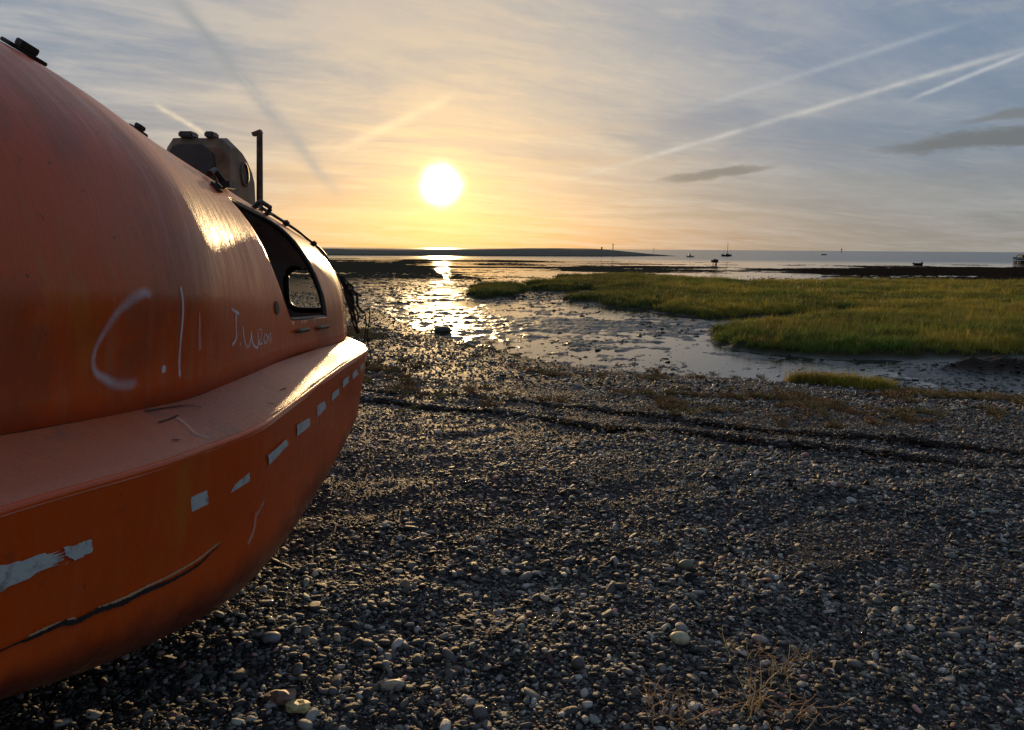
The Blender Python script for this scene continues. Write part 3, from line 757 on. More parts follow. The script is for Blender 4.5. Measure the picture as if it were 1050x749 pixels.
stroke('graffiti_dot', on_cab, [(0.5055, 0.033), (0.5062, 0.038)], 0.009, M_pen, 8)
for k_ in ('W',): stroke('graffiti_letter', on_cab, G[k_], 0.008, M_pen, 60)
for k_ in ('two', 'zero', 'one', 'one2'): stroke('graffiti_digit', on_cab, G[k_], 0.0055, M_pen, 30)
# scrape on the ledge, scuffs on the hull
stroke('paint_scrape', on_led, [(0.3806, 0.6638), (0.3789, 0.4936), (0.376, 0.2818), (0.3772, 0.1)], 0.010, M_scuff, 30)
stroke('hull_scuff', on_hull, [(0.4002, 1.02), (0.4089, 0.99), (0.4156, 0.90)], 0.014, M_scuff, 24)
M_crack = spray_mat('dark_crack', (0.012, 0.009, 0.008), 2.2, 0.25)
rw = random.Random(3)
CR = [(0.25, 0.90), (0.2989, 0.965), (0.3055, 0.985), (0.3126, 0.9957), (0.3201, 1.0014), (0.3281, 1.0014), (0.3368, 1.0043), (0.346, 1.0043), (0.3568, 1.0072), (0.3693, 1.0072), (0.3772, 1.003), (0.3840, 1.001)]
crw = [0.3 + 0.7 * rw.random() for _ in range(200)]
stroke('seam_split', on_hull, CR, lambda u: (0.0015 + 0.0065 * max(0, math.sin(u * 3.0)) ** 1.2 * (0.35 + 1.1 * crw[int(u * 150)])), M_crack, 150, 0.005)
M_lip = spray_mat('torn_gelcoat', (0.55, 0.34, 0.18), 1.6, 0.6)
stroke('seam_lip', on_hull, [(a, 1 + (b - 1) * 0.35 if b > 1 else b - 0.02) for a, b in CR[2:]], lambda u: 0.002 + 0.0035 * crw[int(u * 120)], M_lip, 120, 0.004)
for pts in ([(0.3739, 0.93), (0.3852, 0.90), (0.3935, 0.84), (0.3964, 0.72)], [(0.3714, 0.6595), (0.3764, 0.6681), (0.3831, 0.7067)], [(0.3645, 0.29), (0.3662, 0.265), (0.367, 0.25)], [(0.4520, 0.38), (0.4550, 0.355), (0.4590, 0.345)], [(0.4560, 0.365), (0.4555, 0.33)], [(0.43, 0.30), (0.432, 0.2)]):
    stroke('paint_crack', on_led, pts, 0.0035, M_crack, 24, 0.003)
# reflective tape pieces
def tape_mat():
    m, p = new_mat('silver_reflective_tape'); P = texco('Object'); x_, y_, z_ = sep(P)
    w = noise(P, 22, 5, 0.7); ln = ss(xabs(X.op('FRACT', (y_ + z_) * 55) - 0.5), 0.36, 0.46)
    c = mixc(ss(w, 0.5, 0.68), (0.66, 0.68, 0.66), (0.36, 0.32, 0.27)); c = mixc(ln * 0.12, c, (0.2, 0.2, 0.19))
    setp(p, 'Base Color', c); setp(p, 'Roughness', 0.42); setp(p, 'Metallic', 0.15)
    setp(p, 'Normal', bump(w, 0.5, 0.003)); return m
M_tape = tape_mat()
TAPES = [
 [(0.26, 0.30), (0.2989, 0.3748), (0.3135, 0.4292), (0.3151, 0.46), (0.3143, 0.5322), (0.2989, 0.5507), (0.26, 0.56)],
 [(0.316, 0.4177), (0.3193, 0.4349), (0.3247, 0.4292), (0.3256, 0.5436), (0.3197, 0.5494), (0.3168, 0.4921)],
 [(0.3643, 0.4206), (0.3685, 0.4177), (0.3731, 0.4263), (0.3743, 0.5694), (0.3652, 0.5637)],
 [(0.3872, 0.5637), (0.3893, 0.5007), (0.3989, 0.4464), (0.4002, 0.5494)],
 [(0.4143, 0.3863), (0.4385, 0.3805), (0.4427, 0.4807), (0.4168, 0.5179)],
 [(0.4548, 0.3262), (0.4794, 0.3891), (0.4815, 0.5207), (0.4573, 0.4807)],
 [(0.4919, 0.3176), (0.5081, 0.3319), (0.5148, 0.4692), (0.4969, 0.5007)],
 [(0.5252, 0.3119), (0.5415, 0.3205), (0.5436, 0.4378), (0.5252, 0.4435)],
 [(0.5494, 0.2346), (0.5648, 0.226), (0.5673, 0.3519), (0.5523, 0.3748)],
 [(0.5761, 0.2432), (0.5869, 0.206), (0.5965, 0.3462), (0.5786, 0.3519)],
 [(0.599, 0.2031), (0.6278, 0.186), (0.6348, 0.2861), (0.6044, 0.3176)]]
def tape(i, poly):
    P = np.array(poly, float); c = P.mean(0); R = []
    rt = random.Random(100 + i)
    for j in range(len(P)):
        a, b = P[j], P[(j + 1) % len(P)]
        for u in np.linspace(0, 1, 7, endpoint=False):
            q = a + (b - a) * u; jt = 0.055 if i < 2 else 0.03
            R.append(c + (q - c) * (1 + rt.uniform(-jt, jt) * 2))
    n = len(R); V = [on_hull(c[0], c[1], 0.0035)[0]]
    for k in (0.5, 1.0):
        for q in R: q2 = c + (q - c) * k; V.append(on_hull(q2[0], q2[1], 0.0035)[0])
    bm = bmesh.new(); vs = [bm.verts.new(v - np.array(BO)) for v in V]
    for j in range(n):
        j2 = (j + 1) % n; bm.faces.new((vs[0], vs[1 + j], vs[1 + j2])); bm.faces.new((vs[1 + j], vs[1 + n + j], vs[1 + n + j2], vs[1 + j2]))
    me = bpy.data.meshes.new('reflective_tape'); bm.to_mesh(me); bm.free()
    link_mesh('reflective_tape', me, M_tape, boat)
for i, tp in enumerate(TAPES): tape(i, tp)
# hole and track stubs below the hatch
def disc_on(name, t, th, ru, rv, mat, thick=0.004):
    p, n = on_cab(t, th, 0.0); n = Vector(n); p = Vector(p)
    a = Vector((0, 1, 0)); a = (a - n * a.dot(n)).normalized(); b = n.cross(a)
    def fn(bm):
        vs = [bm.verts.new(p + n * thick + a * ru * math.cos(k * math.pi / 12) + b * rv * math.sin(k * math.pi / 12)) for k in range(24)]
        vb = [bm.verts.new(v.co - n * 0.02) for v in vs]
        bm.faces.new(vs)
        for k in range(24): bm.faces.new((vs[k], vs[(k + 1) % 24], vb[(k + 1) % 24], vb[k]))
    return bm_obj(name, fn, mat, boat, BO)
disc_on('bolt_hole', 0.5623, 0.1034, 0.028, 0.030, M_dark)
for a_, b_ in ((0.5898, 0.6203), (0.6382, 0.6765)):
    P_ = [on_cab(t, 0.035, 0.012)[0] for t in np.linspace(a_, b_, 8)]
    bm_obj('hatch_rail', lambda bm, P_=P_: add_tube(bm, P_, [0.003] + [0.011] * 6 + [0.003], 8), M_rust, boat, BO, True)
# dark inner frame of the hatch and what shows inside
def hatch_rim():
    poly = resample_loop([(t2y(t), a) for t, a in OPEN], 160, 1)
    P = [on_cab(None, q[1], -0.012, y=q[0])[0] for q in poly]; P.append(P[0])
    return bm_obj('hatch_seal', lambda bm: add_tube(bm, P, 0.012, 6, False), M_dark, boat, BO, True)
hatch_rim()
def interior():
    bm_obj('bench', lambda bm: add_box(bm, (BX, 2.6, 0.98), (1.5, 4.6, 0.06)), M_seat, boat, BO, bevel=0.01)
    def bk(bm):
        add_box(bm, (BX - 0.12, 4.72, 1.19), (1.20, 0.06, 0.42)); add_box(bm, (BX + 0.36, 4.68, 1.45), (0.22, 0.05, 0.14))
        add_box(bm, (BX - 0.3, 4.5, 1.42), (0.3, 0.3, 0.2))
    bm_obj('seat_back', bk, M_seat, boat, BO, bevel=0.015)
    def wf(bm):
        pts = []
        for k in range(49):
            a = k * 2 * math.pi / 48; c_, s_ = math.cos(a), math.sin(a); r = 1 / (abs(c_) ** 4 + abs(s_) ** 4) ** .25
            pts.append((-1.42 + 0.17 * c_ * r, 5.26, 1.36 + 0.15 * s_ * r))
        add_tube(bm, pts, 0.022, 6, False)
    bm_obj('rear_window_frame', wf, M_dark, boat, BO, True)
interior()
# keel resting on the shingle
bm_obj('keel', lambda bm: (add_box(bm, (BX, 3.15, 0.10), (0.16, 3.0, 0.42)),), M_hull, boat, BO, bevel=0.03)

# conning tower
def roof_z(x, y):
    ths = np.linspace(0.02, math.pi / 2, 300); P = cab(np.full(300, y), ths)
    return float(np.interp(x, P[::-1, 0], P[::-1, 2])) if x > BX else float(np.interp(2 * BX - x, P[::-1, 0], P[::-1, 2]))
M_tower = simple('tan_weathered_tower_paint', (0.17, 0.10, 0.052), 0.5, var=0.45, scale=9)
M_towerd = simple('dark_weathered_glazing', (0.035, 0.034, 0.030), 0.45, var=0.4)
def tower():
    side = [(4.60, 1.84), (4.60, 2.235), (4.63, 2.29), (4.72, 2.305), (4.82, 2.28), (4.90, 2.24), (4.98, 2.17), (5.02, 2.08), (5.02, 1.84)]
    xs_ = [(-0.085, 0.055), (-0.045, 0.0), (0.245, 0.0), (0.30, 0.055)]
    def fn(bm):
        rg = []
        for dx_, dr in xs_:
            rg.append([bm.verts.new((BX + dx_, y, z - (dr if z > 2.2 else dr * max(0, (z - 2.0) / 0.2)))) for y, z in side])
        n = len(side); bm.faces.new(rg[0][::-1]); bm.faces.new(rg[-1])
        for q in range(3):
            for i in range(n): bm.faces.new((rg[q][i], rg[q][(i + 1) % n], rg[q + 1][(i + 1) % n], rg[q + 1][i]))
    t = bm_obj('conning_tower', fn, M_tower, boat, BO, bevel=0.014)
    def gl(bm):
        pr = [(-0.065, 1.90), (-0.065, 2.17), (-0.035, 2.235), (0.0, 2.25), (0.14, 2.25), (0.20, 2.20), (0.215, 2.12), (0.20, 2.00), (0.15, 1.93)]
        a = [bm.verts.new((BX + x, 4.588, z)) for x, z in pr]; b = [bm.verts.new((BX + x, 4.63, z)) for x, z in pr]
        bm.faces.new(a[::-1]); n = len(pr); bm.faces.new(b)
        for i in range(n): bm.faces.new((a[i], a[(i + 1) % n], b[(i + 1) % n], b[i]))
    w = bm_obj('tower_window', gl, M_towerd, t, BO)
    for x in (0.035, 0.175):
        bm_obj('hinge_block', lambda bm, x=x: add_box(bm, (BX + x, 4.66, 2.312), (0.085 if x < 0.1 else 0.055, 0.10, 0.036)), M_towerd, t, BO, bevel=0.008)
    def port(bm, r0_, r1_, x0):
        c = Vector((BX + x0, 4.83, 2.10)); n = 28; v = []
        for r_, dx_ in ((r1_, -0.02), (r1_, 0.012), (r0_, 0.012), (r0_, -0.01)):
            v.append([bm.verts.new(c + Vector((dx_ , r_ * math.cos(k * 2 * math.pi / n), r_ * 1.1 * math.sin(k * 2 * math.pi / n)))) for k in range(n)])
        for i in range(3):
            for k in range(n): bm.faces.new((v[i][k], v[i][(k + 1) % n], v[i + 1][(k + 1) % n], v[i + 1][k]))
    rim = bm_obj('port_rim', lambda bm: port(bm, 0.056, 0.070, 0.298), M_rust, t, BO, True)
    def gls(bm):
        bmesh.ops.create_circle(bm, cap_ends=True, segments=28, radius=0.06, matrix=Matrix.Translation((BX + 0.303, 4.83, 2.10)) @ Matrix.Rotation(math.pi / 2, 4, 'Y') @ Matrix.Diagonal((1.1, 1, 1, 1)))
    bm_obj('port_glass', gls, M_dark, rim, BO)
tower()
# pole with a bent cap
def pole():
    x, y = -1.655, 4.95
    z0 = roof_z(x, y) - 0.03
    def fn(bm):
        add_tube(bm, [(x, y, z0), (x + 0.025, y, 2.365)], [0.021, 0.019], 10)
        add_box(bm, (x + 0.010, y, 2.370), (0.06, 0.042, 0.022), Matrix.Rotation(-0.35, 3, 'Y'))
    bm_obj('vent_pole', fn, M_rust, boat, BO, bevel=0.0)
pole()
def handle(y, th, ln, hgt, r=0.012, along=True, mat=None):
    p, n = on_cab(None, th, 0.0, y=y); q, _ = on_cab(None, th, 0.0, y=y + ln)
    p, q, n = Vector(p), Vector(q), Vector(n)
    bm_obj('grab_handle', lambda bm: (add_tube(bm, [p - n * .01, p + n * hgt * .8, p + (q - p) * .12 + n * hgt, p + (q - p) * .88 + n * hgt, q + n * hgt * .8, q - n * .01], r, 8),
           add_box(bm, p + n * 0.004, (0.05, 0.05, 0.012)), add_box(bm, q + n * 0.004, (0.05, 0.05, 0.012))), mat or M_dark, boat, BO)
handle(3.78, 0.74, 0.17, 0.045)
# lifting tabs and cleats seen along the roof line
def tab(y, th, l, w, h):
    p, n = on_cab(None, th, 0.0, y=y); q, _ = on_cab(None, th, 0.0, y=y + 0.05); n = Vector(n); p = Vector(p); t = (Vector(q) - p).normalized(); b = n.cross(t)
    R = Matrix((t, b, n)).transposed()
    bm_obj('roof_cleat', lambda bm: (add_box(bm, p + n * 0.006, (l * 2.2, w, 0.012), R), add_box(bm, p + n * (0.012 + h / 2), (l, w * .7, h), R)), M_dark, boat, BO, bevel=0.003)
tab(2.36, 1.02, 0.07, 0.04, 0.022); tab(2.95, 0.98, 0.045, 0.035, 0.018); tab(3.17, 0.66, 0.02, 0.05, 0.012)
# bracket at the top corner of the hatch, and a hand line along the roof edge
p1 = [Vector(on_cab(None, th, 0.02, y=y)[0]) for y, th in ((3.30, 0.80), (3.36, 0.80), (3.42, 0.76))]
bm_obj('hatch_bracket', lambda bm: (add_tube(bm, [p1[0], p1[1] + Vector((0, 0, .03)), p1[2]], 0.014, 8), add_box(bm, p1[2], (0.06, 0.08, 0.03))), M_dark, boat, BO)
hl = [Vector(on_cab(None, th, 0.015, y=y)[0]) for y, th in zip(np.linspace(3.95, 5.20, 24), np.interp(np.linspace(0, 1, 24), [0, .5, 1], [0.80, 0.70, 0.42]))]
bm_obj('hand_line', lambda bm: add_tube(bm, hl, 0.009, 6), M_dark, boat, BO, True)
for i in (6, 14, 22):
    bm_obj('line_eye', lambda bm, i=i: add_box(bm, hl[i], (0.035, 0.035, 0.035)), M_dark, boat, BO, bevel=0.008)
#MARK_DETAIL

# rope and torn netting hanging at the far end of the canopy
M_net = simple('dark_green_rope', (0.020, 0.032, 0.024), 0.8, var=0.4)
def ropes():
    r_ = random.Random(5)
    def fn(bm):
        for i in range(13):
            a = r_.random(); x0 = -1.23 + 0.09 * a; y0 = 5.30; z0 = 1.47 - 0.12 * a
            x1 = x0 + r_.uniform(0.03, 0.10); z1 = r_.choice((1.27, 1.20, 1.14, 1.05)) + r_.uniform(-0.03, 0.05); pts = []
            for k in range(9):
                u = k / 8; pts.append((x0 + (x1 - x0) * u ** 1.4 + 0.012 * math.sin(u * 7 + i), y0 + 0.03 + 0.05 * math.sin(u * 3) + 0.008 * math.sin(u * 9 + i * 2), z0 + (z1 - z0) * u))
            add_tube(bm, pts, r_.uniform(0.005, 0.010), 5)
        for i in range(2):
            pts = [(-1.06 + 0.025 * i + 0.012 * math.sin(k * 0.9 + i), 5.33 + 0.012 * i, 1.20 - 0.05 * k * (1 - 0.12 * i)) for k in range(9)]
            add_tube(bm, pts, 0.005, 5)
    o = bm_obj('hanging_rope', fn, M_net, None, (0, 0, 0), True)
    tag(o, 'bundle of dark green rope hanging off the far end of the lifeboat', 'rope')
ropes()

# ------------------------------------------------------------------ shingle: countless pebbles
def pebble_shape(i, mat):
    bm = bmesh.new(); bmesh.ops.create_icosphere(bm, subdivisions=2, radius=1.0)
    r_ = random.Random(i * 11 + 1); sx, sy, sz = 1.0, r_.uniform(0.62, 0.9), r_.uniform(0.32, 0.58)
    ph = [r_.uniform(0, 6.28) for _ in range(9)]
    if i in (2, 5, 8): sz *= 0.55; sx = 1.25
    for v in bm.verts:
        c = v.co
        k = 1 + 0.10 * math.sin(c.x * 2.3 + ph[0]) + 0.08 * math.sin(c.y * 3.1 + ph[1]) + 0.08 * math.sin(c.z * 2.7 + ph[2] + c.x * 1.5)
        q = (2.5, 3.2, 6.0, 2.4, 4.5, 3.0, 7.0, 2.6, 5.0, 3.6)[i]                              # some more slab-like
        n_ = (abs(c.x) ** q + abs(c.y) ** q + abs(c.z) ** q) ** (1 / q)
        c = c / n_ * k
        v.co = Vector((c.x * sx, c.y * sy, c.z * sz))
    me = bpy.data.meshes.new('pebble_shape'); bm.to_mesh(me); bm.free()
    me.materials.append(mat); me.polygons.foreach_set('use_smooth', [True] * len(me.polygons))
    return bpy.data.objects.new('pebble_shape', me)
def pebble_mat():
    m, p = new_mat('pebble_stone'); T = attr('tint', 'INSTANCER'); P = texco('Object')
    n = noise(P, 2.2, 5, 0.65)
    c = mixc(ss(n, 0.3, 0.7) * 0.5, T, scl(T, 0.55)); c = mixc(ss(noise(P, 9, 2), 0.68, 0.74) * 0.35, c, scl(T, 1.8))
    setp(p, 'Base Color', c); setp(p, 'Roughness', 0.56 + (n - 0.5) * 0.35); setp(p, 'Specular IOR Level', 0.30)
    setp(p, 'Normal', bump(noise(P, 7, 4, 0.7), 0.35, 0.08))
    return m
M_peb = pebble_mat()
PEB = [pebble_shape(i, M_peb) for i in range(10)]
def pebble_tints(n, x, y):
    b = np.clip(rng.lognormal(-2.4, 0.95, n), 0.014, 0.50)
    patch = fbm(x, y, 1.1, 3, 81)
    c = np.stack([b * 1.04, b, b * 0.93], -1)
    u = rng.random(n)
    red = (u < 0.05 + 0.22 * sst(patch, 0.15, 0.6)); c[red] = np.stack([b[red] * 1.45, b[red] * 0.78, b[red] * 0.70], -1)
    tan = (u > 0.955); c[tan] = np.stack([0.10 + b[tan] * 1.6, 0.09 + b[tan] * 1.35, 0.055 + b[tan]], -1)
    grn = (u > 0.86) & (u < 0.93); c[grn] *= np.array([0.92, 1.05, 0.9])
    wh = rng.random(n) < 0.014; c[wh] = np.array([0.42, 0.41, 0.37]) * rng.uniform(0.7, 1.1, (wh.sum(), 1))
    return np.concatenate([c, np.ones((n, 1))], -1)
def pebble_field():
    PT = []; SC = []
    def ring(d0, d1, dens, s0, sg, lo, hi):
        a0 = rad(39)
        area = (d1 * d1 - d0 * d0) * rad(44); n = int(area * dens)
        a = rng.uniform(-rad(39), rad(49), n); d = np.sqrt(rng.uniform(d0 * d0, d1 * d1, n))
        x = d * np.sin(a); y = d * np.cos(a)
        ys = shore(x); keep = (y < ys * 1.0 + rng.normal(0, 0.9, n))
        keep &= ~((x < BX + 0.3) & (y < 6) & (x < -1.95))
        x, y = x[keep], y[keep]; n = len(x)
        s = np.clip(rng.lognormal(math.log(s0), sg * 1.25, n), lo, hi) / 2
        # gravelly bare patches hold only small stones
        g = fbm(x, y, 1.0, 3, 82); s = s * np.where(g > 0.05, 1 - 0.25 * sst(g, 0.05, 0.35), 1 + 0.15 * sst(-g, 0.1, 0.5))
        PT.append(np.stack([x, y], -1)); SC.append(s)
    ring(1.7, 3.6, 7000, 0.0098, 0.42, 0.005, 0.035)
    ring(1.7, 3.8, 300, 0.029, 0.28, 0.018, 0.060)
    ring(3.4, 6.5, 3400, 0.0115, 0.40, 0.007, 0.04)
    ring(3.6, 6.5, 110, 0.032, 0.28, 0.02, 0.055)
    ring(6.3, 11, 1200, 0.016, 0.38, 0.010, 0.05)
    ring(10.5, 20, 170, 0.036, 0.35, 0.02, 0.08)
    ring(18, 40, 40, 0.045, 0.4, 0.02, 0.10)
    P = np.concatenate(PT); s = np.concatenate(SC); n = len(P)
    z = terrain(P[:, 0], P[:, 1]); z = z + s * rng.uniform(-0.1, 0.62, n)
    pts = np.stack([P[:, 0], P[:, 1], z], -1)
    rot = np.stack([rng.normal(0, 0.30, n), rng.normal(0, 0.30, n), rng.uniform(0, 6.28, n)], -1)
    sc = np.stack([s, s, s], -1) * rng.uniform(0.8, 1.2, (n, 3))
    print('pebbles', n)
    o = scatter('pebbles', PEB, pts, rot, sc, pebble_tints(n, P[:, 0], P[:, 1]), rng.integers(0, 10, n), 0)
    o['label'] = 'dark grey sea-worn pebbles covering the beach'
pebble_field()

def mud_clods():
    n = 150000; y = 12 + 60 * rng.random(n) ** 1.6; x = (rng.random(n) - 0.36) * y * 1.5
    z, m = terrain(x, y, True)
    k = (m['k'] > 0.3) & (m['md'] < -0.1) & (z > WL - 0.05) & (rng.random(n) < 0.05 + 0.30 * sst(fbm(x, y, 1.6, 4, 95), -0.1, 0.35))
    x, y, z = x[k], y[k], z[k]; n = len(x); s = np.clip(rng.lognormal(-3.6, 0.55, n), 0.012, 0.13) * np.clip(y / 22, 0.8, 1.8)
    b = rng.uniform(0.012, 0.045, (n, 1)); c = np.concatenate([b * 1.1, b, b * 0.72, np.ones((n, 1))], -1)
    o = scatter('mud_clods', PEB, np.stack([x, y, np.maximum(z, WL - 0.005)], -1), np.stack([rng.normal(0, .15, n), rng.normal(0, .15, n), rng.uniform(0, 6.28, n)], -1), np.stack([s, s, s * 0.55], -1), c, rng.integers(0, 10, n), 0)
    o['label'] = 'small dark clods of mud and weed strewn over the wet flats'; print('clods', n)
mud_clods()

# stones that stand out from the shingle
def stone(x, y, size, flat, col, label, seed, yaw=0.0, asp=0.7, angular=False, sink=0.35, cat='stone'):
    r_ = random.Random(seed); bm = bmesh.new(); bmesh.ops.create_icosphere(bm, subdivisions=3 if not angular else 2, radius=1.0)
    ph = [r_.uniform(0, 6.28) for _ in range(6)]; q = 2.3 if not angular else 5.0
    for v in bm.verts:
        c = v.co; n_ = (abs(c.x) ** q + abs(c.y) ** q + abs(c.z) ** q) ** (1 / q)
        k = 1 + 0.06 * math.sin(c.x * 2.6 + ph[0]) + 0.05 * math.sin(c.y * 3 + ph[1]) + (0.16 * math.sin(c.x * 4 + c.y * 3 + ph[2]) if angular else 0)
        c = c / n_ * k; v.co = Vector((c.x, c.y * asp, c.z * flat)) * (size / 2)
    z = float(terrain(np.array([x]), np.array([y]))[0])
    me = bpy.data.meshes.new('stone'); bm.to_mesh(me); bm.free()
    m = simple('stone_surface', col, 0.55, var=0.25, scale=30, bs=0.3, bd=0.002)
    o = link_mesh('stone', me, m, None, not angular); o.location = (x, y, z + size * flat * (0.5 - sink) + 0.008); o.rotation_euler = (r_.uniform(-.12, .12), r_.uniform(-.12, .12), yaw)
    tag(o, label, cat)
stone(0.71, 2.90, 0.088, 0.50, (0.36, 0.34, 0.22), 'large pale cream flat pebble, brightest on the shingle', 1, 0.1, 0.75, sink=0.2)
stone(0.90, 3.62, 0.080, 0.62, (0.12, 0.12, 0.08), 'rounded olive grey stone a little beyond the cream pebble', 2, 0.4, 0.8, sink=0.2)
stone(-0.44, 2.56, 0.10, 0.35, (0.40, 0.34, 0.24), 'long tan broken stone lying left of centre at the front', 3, 0.35, 0.38, True, sink=0.2)
stone(-0.80, 2.43, 0.085, 0.5, (0.20, 0.12, 0.085), 'reddish brown angular stone at the bottom edge near the boat', 4, 0.5, 0.7, True, sink=0.2)
stone(-0.735, 2.385, 0.075, 0.4, (0.42, 0.36, 0.17), 'yellowish stone touching the reddish angular stone at the bottom edge', 5, -0.3, 0.8, True, sink=0.2)
stone(-0.975, 2.83, 0.075, 0.6, (0.16, 0.17, 0.18), 'smooth pale grey pebble on the shingle in the lifeboat shadow', 6, 0.2, 0.75, sink=0.2)
stone(-2.0, 21.5, 0.0 + 0.5, 0.45, (0.05, 0.045, 0.035), 'dark rounded rock at the water edge of the mudflat', 7, 0.2, 0.7, sink=0.3, cat='rock')
stone(0.27, 2.72, 0.062, 0.7, (0.075, 0.07, 0.065), 'dark charcoal round stone left of the dry roots', 8, 0.9, 0.8, sink=0.2)

# ------------------------------------------------------------------ salt marsh grass
def grass_mat():
    m, p = new_mat('marsh_grass_blade'); T = attr('tint', 'INSTANCER'); U = texco('UV'); u_, v_, _ = sep(U)
    c = mixc(ss(v_, 0.35, 1.0) * 0.7, T, mixc(0.5, T, (0.26, 0.19, 0.06)))
    nt = m.node_tree; N = nt.nodes
    setp(p, 'Base Color', c); setp(p, 'Roughness', 0.55); setp(p, 'Specular IOR Level', 0.25)
    tr = N.new('ShaderNodeBsdfTranslucent'); nt.links.new(c, tr.inputs['Color'])
    mxs = N.new('ShaderNodeMixShader'); mxs.inputs[0].default_value = 0.45
    nt.links.new(p.outputs[0], mxs.inputs[1]); nt.links.new(tr.outputs[0], mxs.inputs[2])
    nt.links.new(mxs.outputs[0], N['Material Output'].inputs['Surface'])
    return m
M_grass = grass_mat()
def tuft_shape(i, nbl, hgt, wid, spread):
    r_ = random.Random(50 + i); V = []; F = []; UV = []
    for b in range(nbl):
        a = r_.uniform(0, 6.28); d = spread * math.sqrt(r_.random()); bx, by = d * math.cos(a), d * math.sin(a)
        yaw = r_.uniform(0, 6.28); h = hgt * r_.uniform(0.55, 1.1); lean = r_.uniform(0.05, 0.5) * h; la = r_.uniform(0, 6.28)
        w = wid * r_.uniform(0.7, 1.2); cx, cy = math.cos(yaw), math.sin(yaw); n0 = len(V)
        for k in range(4):
            u = k / 3; px, py = bx + lean * u * u * math.cos(la) + 0.05 * h * u, by + lean * u * u * math.sin(la); ww = w * (1 - u) ** 0.7 + 0.0006
            zq = h * u * (1 - 0.15 * u * lean / h)
            V += [(px - cx * ww, py - cy * ww, zq), (px + cx * ww, py + cy * ww, zq)]
        for k in range(3): F.append((n0 + 2 * k, n0 + 2 * k + 1, n0 + 2 * k + 3, n0 + 2 * k + 2))
    me = bpy.data.meshes.new('tuft_shape'); me.from_pydata(V, [], F)
    uv = me.uv_layers.new(name='UVMap')
    zz_ = np.array([v[2] for v in V]) / hgt
    vi = np.zeros(len(me.loops), np.int32); me.loops.foreach_get('vertex_index', vi)
    uv.data.foreach_set('uv', np.stack([np.zeros(len(vi)), zz_[vi]], -1).astype(np.float32).ravel())
    me.materials.append(M_grass)
    return bpy.data.objects.new('tuft_shape', me)
TUFT = [tuft_shape(i, 22, 0.42, 0.0065, 0.13) for i in range(4)] 
TUFTB = [tuft_shape(10 + i, 34, 0.42, 0.013, 0.32) for i in range(4)]
def grass():
    def fill(poly_box, dens, protos, name, label, zs, filt, far=False):
        x0, x1, y0, y1 = poly_box; n = int((x1 - x0) * (y1 - y0) * dens)
        x = rng.uniform(x0, x1, n); y = rng.uniform(y0, y1, n)
        k = (np.abs(x / np.maximum(y, 1)) < 0.86); x, y = x[k], y[k]
        md = marsh_d(x, y); k = filt(x, y, md); x, y, md = x[k], y[k], md[k]
        if not len(x): return
        z = terrain(x, y) - 0.02; n = len(x)
        h = zs * (0.55 + 0.45 * sst(md, 0.0, 0.8)) * rng.uniform(0.75, 1.2, n) * np.where(rng.random(n) < 0.04, 1.45, 1.0) * (1 + 0.22 * fbm(x, y, 2.5, 3, 91))
        g1 = fbm(x, y, 4.0, 4, 92); g2 = fbm(x, y, 0.9, 3, 93)
        base = np.array([0.085, 0.125, 0.020]); ye = np.array([0.27, 0.235, 0.035]); br = np.array([0.15, 0.095, 0.028]); gr = np.array([0.075, 0.18, 0.022])
        t1 = sst(g1 + g2 * 0.5, -0.25, 0.35)[:, None]; c = base * (1 - t1) + ye * t1
        t2 = sst(g2 - g1 * 0.5 + rng.normal(0, .15, n), 0.25, 0.7)[:, None]; c = c * (1 - t2 * .75) + br * t2 * .75
        t3 = sst(fbm(x, y, 3.0, 3, 94) + 0.6 * np.exp(-((x - 11) / 4) ** 2 - ((y - 21) / 3) ** 2), 0.35, 0.7)[:, None]; c = c * (1 - t3 * .7) + gr * t3 * .7
        lf = sst(-(x / y), -0.32, -0.12)[:, None]; c = c * (1 - lf * .55) + np.array([0.036, 0.050, 0.018]) * lf * .55
        c = c * rng.uniform(0.8, 1.5, (n, 1))
        print(name, n)
        o = scatter(name, protos, np.stack([x, y, z], -1), np.stack([rng.normal(0, .1, n), rng.normal(0.05, .1, n), rng.uniform(0, 6.28, n)], -1),
                    np.stack([np.ones(n) * (0.9 if not far else 1.2), np.ones(n) * (0.9 if not far else 1.2), h], -1), np.concatenate([c, np.ones((n, 1))], -1), rng.integers(0, 4, n), 0)
        o['label'] = label
    fill((4, 26, 15.5, 30), 42, TUFT, 'marsh_grass', 'yellow green salt marsh grass on the nearer bank', 0.76, lambda x, y, md: (md > 0.02) & (y > 15.6))
    fill((-4, 62, 28, 72), 8.5, TUFTB, 'marsh_grass', 'darker salt marsh grass on the banks farther out', 0.78, lambda x, y, md: (md > 0.05) & (y > 29.6 + 0 * x), True)
    fill((4.6, 6.8, 12, 14), 260, TUFT, 'grass_tuft', 'small strip of short green grass at the top of the shingle before the mud', 0.85, lambda x, y, md: (md > -0.05) & (y < 14.2))
grass()

